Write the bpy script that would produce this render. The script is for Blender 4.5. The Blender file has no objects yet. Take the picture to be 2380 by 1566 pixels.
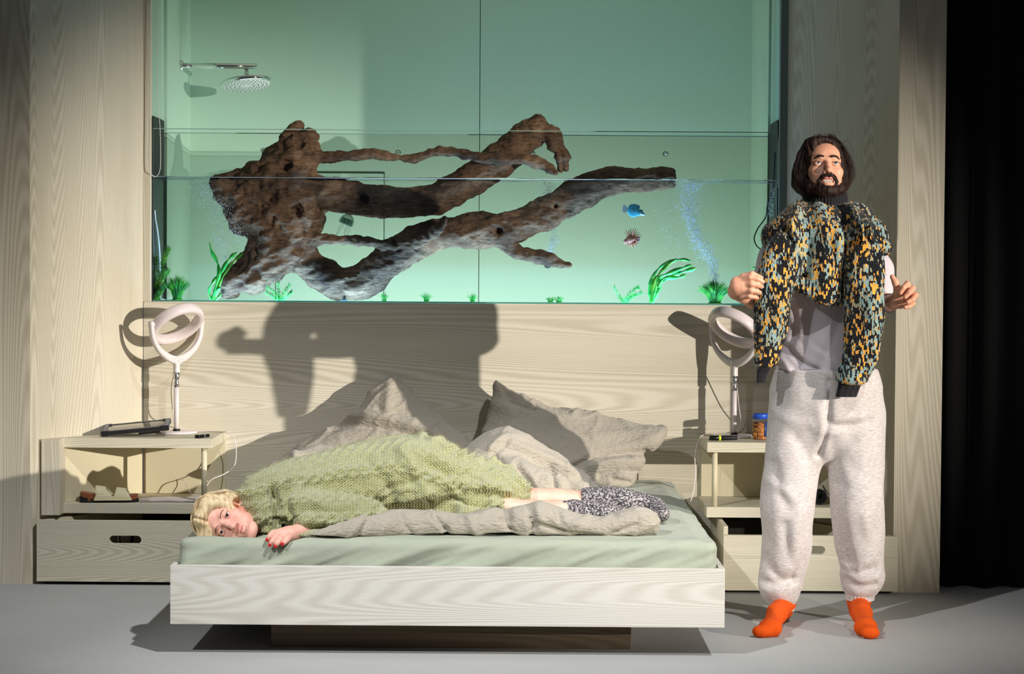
import bpy, bmesh, math, random
import numpy as np
from mathutils import Matrix, Vector

# ---------------------------------------------------------------- camera
SC = bpy.context.scene
COL = SC.collection
F = 5019.0
CAMY, CAMZ = -9.26, 1.30
ROLL = math.radians(0.37)

def unroll(px, py):
    u, v = px - 1190.0, py - 783.0
    c, s = math.cos(ROLL), math.sin(ROLL)
    return u * c + v * s, -u * s + v * c

VU, VV = unroll(1205, 620)
PITCH, YAW = math.atan(-VV / F), math.atan(VU / F)
CAMROT = Matrix.Rotation(YAW, 3, 'Z') @ Matrix.Rotation(math.pi / 2 - PITCH, 3, 'X') @ Matrix.Rotation(ROLL, 3, 'Z')

def ray(px, py):
    return np.array(CAMROT @ Vector(((px - 1190.0) / F, -(py - 783.0) / F, -1.0)))

def at(px, py, y):
    """world point on the plane of depth y that the photo shows at this pixel"""
    d = ray(px, py)
    return np.array([0, CAMY, CAMZ]) + d * ((y - CAMY) / d[1])

def atz(px, py, z):
    d = ray(px, py)
    return np.array([0, CAMY, CAMZ]) + d * ((z - CAMZ) / d[2])

cam_d = bpy.data.cameras.new('camera')
cam_d.sensor_width = 36.0
cam_d.lens = 36.0 * F / 2380.0
cam_d.clip_end = 100
cam = bpy.data.objects.new('camera', cam_d)
COL.objects.link(cam)
cam.matrix_world = Matrix.Translation((0, CAMY, CAMZ)) @ CAMROT.to_4x4()
SC.camera = cam

# ---------------------------------------------------------------- light
SC.view_settings.view_transform = 'Standard'
SC.view_settings.look = 'None'
SC.view_settings.gamma = 1.0
SC.view_settings.exposure = 0.0
world = bpy.data.worlds.new('world')
SC.world = world
world.use_nodes = True
world.node_tree.nodes['Background'].inputs[0].default_value = (0.75, 0.85, 1.0, 1)
world.node_tree.nodes['Background'].inputs[1].default_value = 0.07

def spot(name, pos, target, watts, color, cone, blend, radius):
    l = bpy.data.lights.new(name, 'SPOT')
    l.energy, l.color, l.spot_size, l.spot_blend, l.shadow_soft_size = watts, color, math.radians(cone), blend, radius
    o = bpy.data.objects.new(name, l)
    COL.objects.link(o)
    o.location = pos
    o.rotation_euler = (Vector(target) - Vector(pos)).to_track_quat('-Z', 'Y').to_euler()
    return o

def area(name, pos, target, watts, color, sx, sy):
    l = bpy.data.lights.new(name, 'AREA')
    l.shape, l.size, l.size_y, l.energy, l.color = 'RECTANGLE', sx, sy, watts, color
    o = bpy.data.objects.new(name, l)
    COL.objects.link(o)
    o.location = pos
    d = Vector(target) - Vector(pos)
    o.rotation_euler = d.to_track_quat('-Z', 'Y').to_euler()
    return o

# low warm key from the right wing, 51 degrees off axis, 6 degrees up
KT = Vector((-0.70, 0.0, 0.85))
KD = Vector((1.17, -1.0, 0.172)).normalized()
spot('key_spot', KT + KD * 15, KT, 11000, (1.0, 0.935, 0.85), 14.2, 1.0, 0.055)
# front of house, left and right
spot('front_spot_left', (-4.6, -9.0, 6.6), (0.15, -1.9, 0.1), 2900, (0.95, 0.97, 1.0), 19, 1.0, 0.08)
spot('front_spot_right', (3.4, -7.6, 8.4), (-0.60, -1.6, 0.0), 4000, (0.96, 0.97, 1.0), 23, 1.0, 0.10)
# led strips of the aquarium: one under its glass floor, one behind it
area('tank_strip', (-0.23, 0.075, 1.085), (-0.23, 0.11, 1.9), 24, (0.30, 0.60, 1.0), 2.5, 0.04)
area('wall_strip', (-0.23, 0.46, 0.85), (-0.23, 0.98, 1.45), 19, (0.94, 1.0, 0.96), 2.4, 0.10)

# ---------------------------------------------------------------- object helpers
def tag(o, label=None, cat=None, group=None, kind=None):
    if label: o['label'] = label
    if cat: o['category'] = cat
    if group: o['group'] = group
    if kind: o['kind'] = kind
    return o

WL = {}

def thing(name, label, cat, loc=(0, 0, 0), group=None):
    o = bpy.data.objects.new(name, None)
    o.empty_display_size = 0.05
    COL.objects.link(o)
    o.location = loc
    WL[o.name] = np.array(loc, float)
    return tag(o, label, cat, group)

def wloc(o):
    return WL.get(o.name, np.zeros(3)) if o else np.zeros(3)

def raw_obj(name, V, Fc, mat=None, parent=None, smooth=True, local=False, mats=None, midx=None):
    """V in world coordinates (or parent-local when local); Fc list or int array of faces"""
    V = np.asarray(V, np.float32)
    if not local:
        V = V - wloc(parent).astype(np.float32)
    me = bpy.data.meshes.new(name)
    if isinstance(Fc, np.ndarray) and Fc.ndim == 2:
        n, k = Fc.shape
        me.vertices.add(len(V))
        me.vertices.foreach_set('co', V.ravel())
        me.loops.add(n * k)
        me.loops.foreach_set('vertex_index', Fc.astype(np.int32).ravel())
        me.polygons.add(n)
        me.polygons.foreach_set('loop_start', np.arange(0, n * k, k, dtype=np.int32))
        me.polygons.foreach_set('loop_total', np.full(n, k, np.int32))
        me.update(calc_edges=True)
        me.validate()
    else:
        me.from_pydata([tuple(map(float, v)) for v in V], [], [tuple(int(i) for i in f) for f in Fc])
        me.update()
    if mats:
        for m in mats: me.materials.append(m)
        if midx is not None:
            me.polygons.foreach_set('material_index', np.asarray(midx, np.int32))
    elif mat:
        me.materials.append(mat)
    me.polygons.foreach_set('use_smooth', np.full(len(me.polygons), smooth, bool))
    o = bpy.data.objects.new(name, me)
    COL.objects.link(o)
    if parent:
        o.parent = parent
    WL[o.name] = wloc(parent)
    return o

def bm_obj(name, bm, mat, parent=None, smooth=False, bevel=0.0, seg=2):
    if bevel > 0:
        bmesh.ops.bevel(bm, geom=[e for e in bm.edges], offset=bevel, segments=seg, affect='EDGES', profile=0.7)
    bmesh.ops.recalc_face_normals(bm, faces=bm.faces)
    V = [v.co[:] for v in bm.verts]
    bm.verts.index_update()
    Fc = [[v.index for v in f.verts] for f in bm.faces]
    bm.free()
    return raw_obj(name, np.array(V), Fc, mat, parent, smooth)

def box(name, lo, hi, mat, parent=None, bevel=0.003, smooth=False):
    bm = bmesh.new()
    vs = [bm.verts.new((x, y, z)) for x in (lo[0], hi[0]) for y in (lo[1], hi[1]) for z in (lo[2], hi[2])]
    for f in ((0, 1, 3, 2), (4, 6, 7, 5), (0, 4, 5, 1), (2, 3, 7, 6), (0, 2, 6, 4), (1, 5, 7, 3)):
        bm.faces.new([vs[i] for i in f])
    return bm_obj(name, bm, mat, parent, smooth, bevel)

def prism(name, poly, z0, z1, mat, parent=None, bevel=0.003):
    """poly: list of (x, y) extruded in z"""
    bm = bmesh.new()
    a = [bm.verts.new((x, y, z0)) for x, y in poly]
    b = [bm.verts.new((x, y, z1)) for x, y in poly]
    bm.faces.new(a); bm.faces.new(b)
    n = len(poly)
    for i in range(n):
        bm.faces.new((a[i], a[(i + 1) % n], b[(i + 1) % n], b[i]))
    return bm_obj(name, bm, mat, parent, False, bevel)

def cr(pts, sub=6, closed=False):
    """Catmull-Rom through points"""
    P = np.asarray(pts, float)
    n = len(P)
    out = []
    rng = range(n if closed else n - 1)
    for i in rng:
        if closed:
            p0, p1, p2, p3 = P[(i - 1) % n], P[i], P[(i + 1) % n], P[(i + 2) % n]
        else:
            p0, p1, p2, p3 = P[max(i - 1, 0)], P[i], P[i + 1], P[min(i + 2, n - 1)]
        for j in range(sub):
            t = j / sub
            out.append(0.5 * ((2 * p1) + (-p0 + p2) * t + (2 * p0 - 5 * p1 + 4 * p2 - p3) * t * t + (-p0 + 3 * p1 - 3 * p2 + p3) * t ** 3))
    if not closed:
        out.append(P[-1])
    return np.array(out)

def tube_vf(pts, rad, seg=12, flat=None):
    P = np.asarray(pts, float)
    n = len(P)
    R = np.full(n, rad, float) if np.isscalar(rad) else np.asarray(rad, float)
    T = np.gradient(P, axis=0)
    T /= np.linalg.norm(T, axis=1)[:, None] + 1e-12
    u = np.cross(T[0], [0, 0, 1.0])
    if np.linalg.norm(u) < 1e-3: u = np.cross(T[0], [0, 1.0, 0])
    u /= np.linalg.norm(u)
    V = []
    ang = np.arange(seg) * 2 * math.pi / seg
    for i in range(n):
        u = u - T[i] * np.dot(u, T[i])
        u /= np.linalg.norm(u)
        w = np.cross(T[i], u)
        V.append(P[i] + R[i] * (np.cos(ang)[:, None] * u + np.sin(ang)[:, None] * w))
    V = np.concatenate(V)
    Fc = []
    for i in range(n - 1):
        for j in range(seg):
            a, b = i * seg + j, i * seg + (j + 1) % seg
            Fc.append((a, b, b + seg, a + seg))
    Fc.append(tuple(range(seg - 1, -1, -1)))
    Fc.append(tuple(range((n - 1) * seg, n * seg)))
    return V, Fc

def tube(name, pts, rad, mat, parent=None, seg=12):
    V, Fc = tube_vf(pts, rad, seg)
    return raw_obj(name, V, Fc, mat, parent)

def lathe(name, prof, mat, parent=None, c=(0, 0, 0), seg=32, M=None, smooth=True):
    """prof list of (r, z)"""
    V = []
    for r, z in prof:
        for k in range(seg):
            a = 2 * math.pi * k / seg
            V.append((max(r, 1e-5) * math.cos(a), max(r, 1e-5) * math.sin(a), z))
    V = np.array(V)
    if M is not None: V = V @ np.array(M)[:3, :3].T
    V = V + np.array(c)
    Fc = []
    for i in range(len(prof) - 1):
        for k in range(seg):
            a, b = i * seg + k, i * seg + (k + 1) % seg
            Fc.append((a, b, b + seg, a + seg))
    Fc.append(tuple(range(seg - 1, -1, -1)))
    n = (len(prof) - 1) * seg
    Fc.append(tuple(range(n, n + seg)))
    o = raw_obj(name, V, Fc, mat, parent, smooth)
    return o

def copy_tree(o, parent=None, loc=None):
    c = o.copy()
    COL.objects.link(c)
    WL[c.name] = WL.get(o.name, np.zeros(3))
    if parent: c.parent = parent
    if loc is not None: c.location = loc
    for ch in list(o.children):
        copy_tree(ch, c)
    return c

# ---------------------------------------------------------------- noise, implicit surfaces
_LAT = np.random.RandomState(5).rand(32, 32, 32).astype(np.float32) * 2 - 1

def vnoise(P, freq, seed=0):
    Q = np.asarray(P, np.float32) * freq + seed * 7.13
    i = np.floor(Q).astype(int)
    f = Q - i
    f = f * f * (3 - 2 * f)
    i0, i1 = i % 32, (i + 1) % 32
    x0, y0, z0 = i0[..., 0], i0[..., 1], i0[..., 2]
    x1, y1, z1 = i1[..., 0], i1[..., 1], i1[..., 2]
    fx, fy, fz = f[..., 0], f[..., 1], f[..., 2]
    L = _LAT
    a = L[x0, y0, z0] * (1 - fx) + L[x1, y0, z0] * fx
    b = L[x0, y1, z0] * (1 - fx) + L[x1, y1, z0] * fx
    c = L[x0, y0, z1] * (1 - fx) + L[x1, y0, z1] * fx
    d = L[x0, y1, z1] * (1 - fx) + L[x1, y1, z1] * fx
    return (a * (1 - fy) + b * fy) * (1 - fz) + (c * (1 - fy) + d * fy) * fz

def fbm(P, freq, seed=0, oct=3, gain=0.5):
    s, a = 0, 1.0
    for o in range(oct):
        s = s + a * vnoise(P, freq * 2 ** o, seed + o * 3)
        a *= gain
    return s

def smin(a, b, k):
    if k <= 0: return np.minimum(a, b)
    h = np.clip(0.5 + 0.5 * (b - a) / k, 0, 1)
    return b * (1 - h) + a * h - k * h * (1 - h)

def seg_dist2d(X, Z, poly, closed=True):
    """signed distance (negative inside) to polygon on grid X,Z"""
    d = np.full(X.shape, 1e9, np.float32)
    inside = np.zeros(X.shape, bool)
    n = len(poly)
    for i in range(n if closed else n - 1):
        ax, az = poly[i]
        bx, bz = poly[(i + 1) % n]
        ex, ez = bx - ax, bz - az
        t = np.clip(((X - ax) * ex + (Z - az) * ez) / (ex * ex + ez * ez + 1e-12), 0, 1)
        d = np.minimum(d, (X - ax - t * ex) ** 2 + (Z - az - t * ez) ** 2)
        if closed:
            c = ((az <= Z) & (bz > Z)) | ((bz <= Z) & (az > Z))
            xi = ax + (Z - az) * ex / (ez if abs(ez) > 1e-12 else 1e-12)
            inside ^= c & (X < xi)
    d = np.sqrt(d)
    return np.where(inside, -d, d)

class SDF:
    def __init__(s, lo, hi, h):
        s.lo, s.h = np.array(lo, float), h
        n = np.ceil((np.array(hi) - s.lo) / h).astype(int) + 1
        s.n = n
        s.ax = [(s.lo[i] + np.arange(n[i]) * h).astype(np.float32) for i in range(3)]
        s.D = np.full(n, 0.5, np.float32)

    def sl(s, lo, hi):
        r = []
        for i in range(3):
            a = max(0, int(math.floor((lo[i] - s.lo[i]) / s.h)))
            b = min(s.n[i], int(math.ceil((hi[i] - s.lo[i]) / s.h)) + 1)
            r.append(slice(a, max(a, b)))
        return tuple(r)

    def grid(s, sl):
        return (s.ax[0][sl[0]][:, None, None], s.ax[1][sl[1]][None, :, None], s.ax[2][sl[2]][None, None, :])

    def put(s, sl, d, k, sub):
        if sub: s.D[sl] = -smin(-s.D[sl], d, k)
        else: s.D[sl] = smin(s.D[sl], d, k)

    def cap(s, a, b, ra, rb=None, k=0.01, sub=False, sc=(1, 1, 1)):
        rb = ra if rb is None else rb
        a, b, sc = np.array(a, float), np.array(b, float), np.array(sc, float)
        m = (max(ra, rb) + 2.5 * k + 2 * s.h) * np.maximum(sc, 1)
        sl = s.sl(np.minimum(a, b) - m, np.maximum(a, b) + m)
        X, Y, Z = s.grid(sl)
        if 0 in (X.size, Y.size, Z.size): return s
        A, B = a / sc, b / sc
        e = B - A
        px, py, pz = X / sc[0] - A[0], Y / sc[1] - A[1], Z / sc[2] - A[2]
        t = np.clip((px * e[0] + py * e[1] + pz * e[2]) / (e @ e + 1e-12), 0, 1)
        d = np.sqrt((px - t * e[0]) ** 2 + (py - t * e[1]) ** 2 + (pz - t * e[2]) ** 2) - (ra + (rb - ra) * t)
        s.put(sl, (d * sc.min()).astype(np.float32), k, sub)
        return s

    def chain(s, pts, rs, k=0.01, sub=False, sc=(1, 1, 1), sub_n=0):
        P = np.asarray(pts, float)
        R = np.full(len(P), rs, float) if np.isscalar(rs) else np.asarray(rs, float)
        if sub_n:
            Q = cr(np.column_stack([P, R]), sub_n)
            P, R = Q[:, :3], Q[:, 3]
        for i in range(len(P) - 1):
            s.cap(P[i], P[i + 1], R[i], R[i + 1], k, sub, sc)
        return s

    def ell(s, c, r, k=0.01, sub=False, rot=None):
        c, r = np.array(c, float), np.array(r, float)
        m = r.max() + 2.5 * k + 2 * s.h
        sl = s.sl(c - m, c + m)
        X, Y, Z = s.grid(sl)
        if 0 in (X.size, Y.size, Z.size): return s
        x, y, z = X - c[0], Y - c[1], Z - c[2]
        if rot is not None:
            M = np.array(rot)[:3, :3].T   # local axes rows
            x, y, z = (M[0, 0] * x + M[0, 1] * y + M[0, 2] * z, M[1, 0] * x + M[1, 1] * y + M[1, 2] * z, M[2, 0] * x + M[2, 1] * y + M[2, 2] * z)
        k0 = np.sqrt((x / r[0]) ** 2 + (y / r[1]) ** 2 + (z / r[2]) ** 2)
        k1 = np.sqrt((x / r[0] ** 2) ** 2 + (y / r[1] ** 2) ** 2 + (z / r[2] ** 2) ** 2) + 1e-9
        d = k0 * (k0 - 1) / k1
        s.put(sl, np.broadcast_to(d, (sl[0].stop - sl[0].start, sl[1].stop - sl[1].start, sl[2].stop - sl[2].start)).astype(np.float32), k, sub)
        return s

    def poly(s, pts, yc, H, R, k=0.01, sub=False, off=None):
        """outline (x,z) inflated in y about yc(x,z) with half thickness H reached R inside the outline"""
        P = np.asarray(pts, float)
        X, Z = np.meshgrid(s.ax[0], s.ax[2], indexing='ij')
        d2 = seg_dist2d(X, Z, P)
        q = np.clip(-d2 / R, 0, 1)
        half = H * np.sqrt(np.maximum(1 - (1 - q) ** 2, 0))
        if off is not None: half = half + off(X, Z) * q
        Yc = yc(X, Z) if callable(yc) else np.full_like(X, yc)
        d = np.abs(s.ax[1][None, :, None] - Yc[:, None, :]) - half[:, None, :]
        d = np.maximum(d, d2[:, None, :])
        s.put((slice(None),) * 3, d.astype(np.float32), k, sub)
        return s

    def cut(s, fn):
        X, Y, Z = s.grid((slice(None),) * 3)
        s.D = np.maximum(s.D, np.broadcast_to(fn(X, Y, Z), s.D.shape)).astype(np.float32)
        return s

    def mesh(s):
        D = s.D
        D[0], D[-1] = np.maximum(D[0], s.h), np.maximum(D[-1], s.h)
        D[:, 0], D[:, -1] = np.maximum(D[:, 0], s.h), np.maximum(D[:, -1], s.h)
        D[:, :, 0], D[:, :, -1] = np.maximum(D[:, :, 0], s.h), np.maximum(D[:, :, -1], s.h)
        nx, ny, nz = D.shape
        neg = D < 0
        c = np.zeros((nx - 1, ny - 1, nz - 1), np.int8)
        for i in (0, 1):
            for j in (0, 1):
                for k in (0, 1):
                    c += neg[i:nx - 1 + i, j:ny - 1 + j, k:nz - 1 + k]
        cells = np.argwhere((c > 0) & (c < 8))
        idx = np.full(c.shape, -1, np.int32)
        idx[tuple(cells.T)] = np.arange(len(cells))
        acc = np.zeros((len(cells), 3)); cnt = np.zeros(len(cells))
        corners = [(i, j, k) for i in (0, 1) for j in (0, 1) for k in (0, 1)]
        val = {o: D[cells[:, 0] + o[0], cells[:, 1] + o[1], cells[:, 2] + o[2]] for o in corners}
        for a in corners:
            for ax in range(3):
                if a[ax] == 1: continue
                b = list(a); b[ax] = 1; b = tuple(b)
                va, vb = val[a], val[b]
                m = (va < 0) != (vb < 0)
                t = np.where(m, va / np.where(m, va - vb, 1), 0)
                p = np.tile(np.array(a, float), (len(cells), 1))
                p[:, ax] += t
                acc += p * m[:, None]; cnt += m
        V = s.lo + (cells + acc / np.maximum(cnt, 1)[:, None]) * s.h
        quads = []
        for ax in range(3):
            o1, o2 = (ax + 1) % 3, (ax + 2) % 3
            A = [slice(None)] * 3; B = [slice(None)] * 3
            A[ax], B[ax] = slice(0, -1), slice(1, None)
            m = neg[tuple(A)] != neg[tuple(B)]
            e = np.argwhere(m)
            e = e[(e[:, o1] > 0) & (e[:, o2] > 0) & (e[:, o1] < D.shape[o1] - 1) & (e[:, o2] < D.shape[o2] - 1)]
            ng = neg[e[:, 0], e[:, 1], e[:, 2]]
            def ci(d1, d2):
                q = e.copy(); q[:, o1] -= d1; q[:, o2] -= d2
                return idx[q[:, 0], q[:, 1], q[:, 2]]
            q = np.stack([ci(0, 0), ci(1, 0), ci(1, 1), ci(0, 1)], 1)
            q[~ng] = q[~ng][:, ::-1]
            quads.append(q)
        Q = np.concatenate(quads)
        Q = Q[(Q >= 0).all(1)]
        return V.astype(np.float32), Q

def normals(V, Q):
    a, b, c, d = V[Q[:, 0]], V[Q[:, 1]], V[Q[:, 2]], V[Q[:, 3]]
    fn = np.cross(c - a, d - b)
    N = np.zeros_like(V)
    for i in range(4): np.add.at(N, Q[:, i], fn)
    return N / (np.linalg.norm(N, axis=1)[:, None] + 1e-12)

def relax(V, Q, it=2, lam=0.5):
    E = np.concatenate([Q[:, [0, 1]], Q[:, [1, 2]], Q[:, [2, 3]], Q[:, [3, 0]]])
    for _ in range(it):
        S = np.zeros_like(V); c = np.zeros(len(V), np.float32)
        np.add.at(S, E[:, 0], V[E[:, 1]]); np.add.at(S, E[:, 1], V[E[:, 0]])
        np.add.at(c, E[:, 0], 1); np.add.at(c, E[:, 1], 1)
        V = V + lam * (S / np.maximum(c, 1)[:, None] - V)
    return V

def fold(V, N, y0, lines, facing=True):
    """raise or sink ridges: lines of (pixel polyline, width in pixels, height in metres)"""
    out = np.zeros(len(V), np.float32)
    s = (y0 - CAMY) / F
    for pts, w, amp in lines:
        P = np.array([at(p[0], p[1], y0) for p in pts])[:, [0, 2]]
        if len(P) > 2: P = cr(P, 4)
        d = seg_dist2d(V[:, 0], V[:, 2], P, closed=False)
        out += amp * np.exp(-(d / (w * s)) ** 2)
    if facing: out *= np.clip(-N[:, 1] + 0.25, 0, 1)
    return V + N * out[:, None]

def fuzz_vf(V, N, Q, count, ln, w, seed=1, flow=(0, 0, 0), keep=None):
    rs = np.random.RandomState(seed)
    f = rs.randint(0, len(Q), count)
    P = V[Q[f, 0]] * 0.5 + V[Q[f, 2]] * 0.5
    n = N[Q[f, 0]]
    if keep is not None:
        m = keep(P, n); P, n = P[m], n[m]
    d = n + rs.randn(len(P), 3) * 0.55 + np.array(flow)
    d /= np.linalg.norm(d, axis=1)[:, None]
    t = np.cross(d, rs.randn(len(P), 3)); t /= np.linalg.norm(t, axis=1)[:, None] + 1e-9
    L = ln * (0.4 + rs.rand(len(P)))[:, None]
    b = P - n * 0.001
    A = np.stack([b - t * w, b + t * w, P + d * L], 1).reshape(-1, 3)
    return A, np.arange(len(A)).reshape(-1, 3)

# ---------------------------------------------------------------- materials
class NT:
    def __init__(s, name):
        s.m = bpy.data.materials.new(name)
        s.m.use_nodes = True
        s.t = s.m.node_tree
        s.b = s.t.nodes['Principled BSDF']
        s.out = s.t.nodes['Material Output']
    def n(s, typ, **kw):
        nd = s.t.nodes.new('ShaderNode' + typ)
        for k, v in kw.items():
            if k.startswith('i_'): nd.inputs[k[2:].replace('_', ' ')].default_value = v
            else: setattr(nd, k, v)
        return nd
    def l(s, a, b): s.t.links.new(a, b)
    def math(s, op, a, b=None, c=None):
        nd = s.n('Math', operation=op)
        for i, v in enumerate((a, b, c)):
            if v is None: continue
            if isinstance(v, (int, float)): nd.inputs[i].default_value = v
            else: s.l(v, nd.inputs[i])
        return nd.outputs[0]
    def obj(s): return s.n('TexCoord').outputs['Object']
    def map(s, vec, scale=(1, 1, 1), loc=(0, 0, 0), rot=(0, 0, 0)):
        nd = s.n('Mapping')
        nd.inputs['Scale'].default_value = scale; nd.inputs['Location'].default_value = loc; nd.inputs['Rotation'].default_value = rot
        s.l(vec, nd.inputs['Vector'])
        return nd.outputs[0]
    def noise(s, vec, scale, detail=2, rough=0.5, dist=0.0):
        nd = s.n('TexNoise')
        nd.inputs['Scale'].default_value = scale; nd.inputs['Detail'].default_value = detail
        nd.inputs['Roughness'].default_value = rough; nd.inputs['Distortion'].default_value = dist
        s.l(vec, nd.inputs['Vector'])
        return nd.outputs['Fac']
    def ramp(s, fac, stops, interp='LINEAR'):
        nd = s.n('ValToRGB')
        cr_ = nd.color_ramp; cr_.interpolation = interp
        while len(cr_.elements) > 1: cr_.elements.remove(cr_.elements[-1])
        for i, (p, c) in enumerate(stops):
            e = cr_.elements[0] if i == 0 else cr_.elements.new(p)
            e.position = p; e.color = tuple(c) + (1,) if len(c) == 3 else c
        s.l(fac, nd.inputs[0])
        return nd.outputs[0]
    def mix(s, fac, a, b, mode='MIX'):
        nd = s.n('Mix', data_type='RGBA', blend_type=mode)
        for i, v in ((0, fac), (6, a), (7, b)):
            if isinstance(v, (int, float)): nd.inputs[i].default_value = v
            elif isinstance(v, tuple): nd.inputs[i].default_value = v + (1,) if len(v) == 3 else v
            else: s.l(v, nd.inputs[i])
        return nd.outputs[2]
    def bump(s, h, strength=0.3, dist=0.01, prev=None):
        nd = s.n('Bump'); nd.inputs['Strength'].default_value = strength; nd.inputs['Distance'].default_value = dist
        s.l(h, nd.inputs['Height'])
        if prev is not None: s.l(prev, nd.inputs['Normal'])
        s.l(nd.outputs[0], s.b.inputs['Normal'])
        return nd.outputs[0]
    def col(s, c):
        if isinstance(c, tuple): s.b.inputs['Base Color'].default_value = c + (1,) if len(c) == 3 else c
        else: s.l(c, s.b.inputs['Base Color'])
    def set(s, **kw):
        for k, v in kw.items(): s.b.inputs[k.replace('_', ' ')].default_value = v
        return s

def srgb(r, g, b):
    f = lambda v: (v / 255 / 12.92) if v / 255 <= 0.04045 else ((v / 255 + 0.055) / 1.055) ** 2.4
    return (f(r), f(g), f(b))

def plain(name, c, rough=0.5, metal=0.0, **kw):
    t = NT(name); t.col(c); t.set(Roughness=rough, Metallic=metal, **kw)
    return t.m

def wood(name, axis, light, dark, bands=26, seed=0.0, across=2.6, along=0.11):
    """pale brushed softwood: contour lines of a stretched noise give the plain sawn figure"""
    t = NT(name)
    o = t.obj()
    sc = (along, across, across) if axis == 'x' else (across, across, along)
    v = t.map(o, sc, (seed, seed * 1.7, seed * 0.6))
    n = t.noise(v, 1.0, 1.6, 0.35, 0.0)
    ph = t.math('MULTIPLY', n, bands * 6.2832)
    sn = t.math('SINE', ph)
    fine_s = (3, 260, 260) if axis == 'x' else (260, 260, 3)
    fine = t.noise(t.map(o, fine_s), 1.0, 3, 0.6)
    big = t.noise(t.map(o, (0.5, 5, 5) if axis == 'x' else (5, 5, 0.5), (seed + 3, 0, 0)), 1.0, 2, 0.5)
    a = t.math('MULTIPLY_ADD', sn, 0.20, 0.50)
    a = t.math('ADD', a, t.math('MULTIPLY_ADD', fine, 0.5, -0.25))
    a = t.math('ADD', a, t.math('MULTIPLY_ADD', big, 0.9, -0.45))
    c = t.ramp(a, [(0.12, dark), (0.75, light)])
    t.col(c)
    t.set(Roughness=0.62)
    t.b.inputs['Specular IOR Level'].default_value = 0.25
    t.bump(a, 0.22, 0.004)
    return t.m

WL_C, WD_C = srgb(220, 211, 190), srgb(188, 179, 154)
M = {}
M['wood_v'] = wood('pale_wood_vertical', 'z', WL_C, WD_C, 170, 1.3)
M['wood_v2'] = wood('pale_wood_vertical_far', 'z', WL_C, WD_C, 170, 5.1)
M['wood_h'] = wood('pale_wood_headboard', 'x', srgb(224, 216, 197), srgb(190, 182, 158), 190, 2.2, 2.6, 0.10)
M['wood_n'] = wood('pale_wood_nightstand', 'x', srgb(222, 214, 192), srgb(188, 181, 155), 120, 7.9, 4.0, 0.22)
M['wood_bed'] = wood('white_wood_bed', 'x', srgb(212, 207, 196), srgb(188, 182, 168), 130, 4.4, 3.6, 0.14)
M['beige'] = plain('beige_paint', srgb(214, 204, 172), 0.7)

def fabric(name, c1, c2, scale=160, bump=0.35, stretch=(1, 1, 1), nscale=4, rough=0.85, sheen=0.3, dist=0.004):
    t = NT(name); o = t.obj()
    n = t.noise(o, nscale, 3, 0.6)
    t.col(t.mix(n, c1, c2)); t.set(Roughness=rough)
    t.b.inputs['Sheen Weight'].default_value = sheen
    t.b.inputs['Specular IOR Level'].default_value = 0.2
    f = t.noise(t.map(o, stretch), scale, 3, 0.6)
    t.bump(f, bump, dist)
    return t.m

M['carpet'] = fabric('grey_carpet', srgb(172, 173, 168), srgb(186, 184, 177), 300, 0.8, (1, 1, 1), 3, 0.95, 0.2, 0.006)
M['sheet'] = fabric('sage_sheet', srgb(158, 164, 145), srgb(166, 172, 152), 25, 0.25, (1, 1, 1), 3, 0.85, 0.15, 0.01)
M['linen'] = fabric('taupe_seersucker', srgb(160, 151, 136), srgb(174, 165, 149), 75, 0.8, (0.6, 1.0, 1.6), 3, 0.9, 0.2, 0.012)
M['black'] = plain('black_plastic', srgb(13, 13, 14), 0.6)
M['black_soft'] = fabric('black_rubber', srgb(18, 18, 19), srgb(30, 30, 31), 80, 0.3)
M['drape'] = plain('black_drape', srgb(5, 5, 6), 1.0)
M['white'] = plain('white_plastic', srgb(232, 222, 220), 0.3)
M['chrome'] = plain('chrome', (0.8, 0.8, 0.8), 0.08, 1.0)
M['steel'] = plain('brushed_steel', (0.6, 0.6, 0.6), 0.3, 1.0)

def green_wall():
    t = NT('mint_wall'); o = t.obj()
    n = t.noise(o, 2.0, 2, 0.5)
    t.col(t.mix(n, srgb(160, 192, 171), srgb(166, 197, 176))); t.set(Roughness=0.6)
    t.bump(t.noise(o, 120, 2), 0.1, 0.003)
    return t.m
M['mint'] = green_wall()

def thin_glass(name, tint, refl=1.0, rough=0.0):
    t = NT(name)
    tr = t.n('BsdfTransparent'); tr.inputs[0].default_value = tint + (1,)
    gl = t.n('BsdfGlossy'); gl.inputs['Roughness'].default_value = rough
    fr = t.n('Fresnel'); fr.inputs['IOR'].default_value = 1.45
    fac = t.math('MULTIPLY', fr.outputs[0], refl)
    mx = t.n('MixShader')
    t.l(fac, mx.inputs[0]); t.l(tr.outputs[0], mx.inputs[1]); t.l(gl.outputs[0], mx.inputs[2])
    t.l(mx.outputs[0], t.out.inputs['Surface'])
    return t.m
M['glass'] = thin_glass('clear_glass', (0.996, 0.998, 0.996), 0.4)
M['glass_edge'] = plain('glass_edge', srgb(150, 185, 175), 0.15)
M['water'] = thin_glass('aquarium_water', (0.975, 0.992, 0.992), 0.2)
M['water_top'] = thin_glass('water_surface', (0.93, 0.97, 0.98), 2.2, 0.02)

# ---------------------------------------------------------------- the setting
def struct(o):
    o['kind'] = 'structure'
    return o

def plane_wall(name, p, q, z0, z1, t, mat, side=1):
    """upright slab from p to q (x,y), thickness t to the far side"""
    p, q = np.array(p, float), np.array(q, float)
    d = (q - p) / np.linalg.norm(q - p)
    n = np.array([-d[1], d[0]]) * side
    return struct(prism(name, [tuple(p), tuple(q), tuple(q + n * t), tuple(p + n * t)], z0, z1, mat, None, 0))

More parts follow.
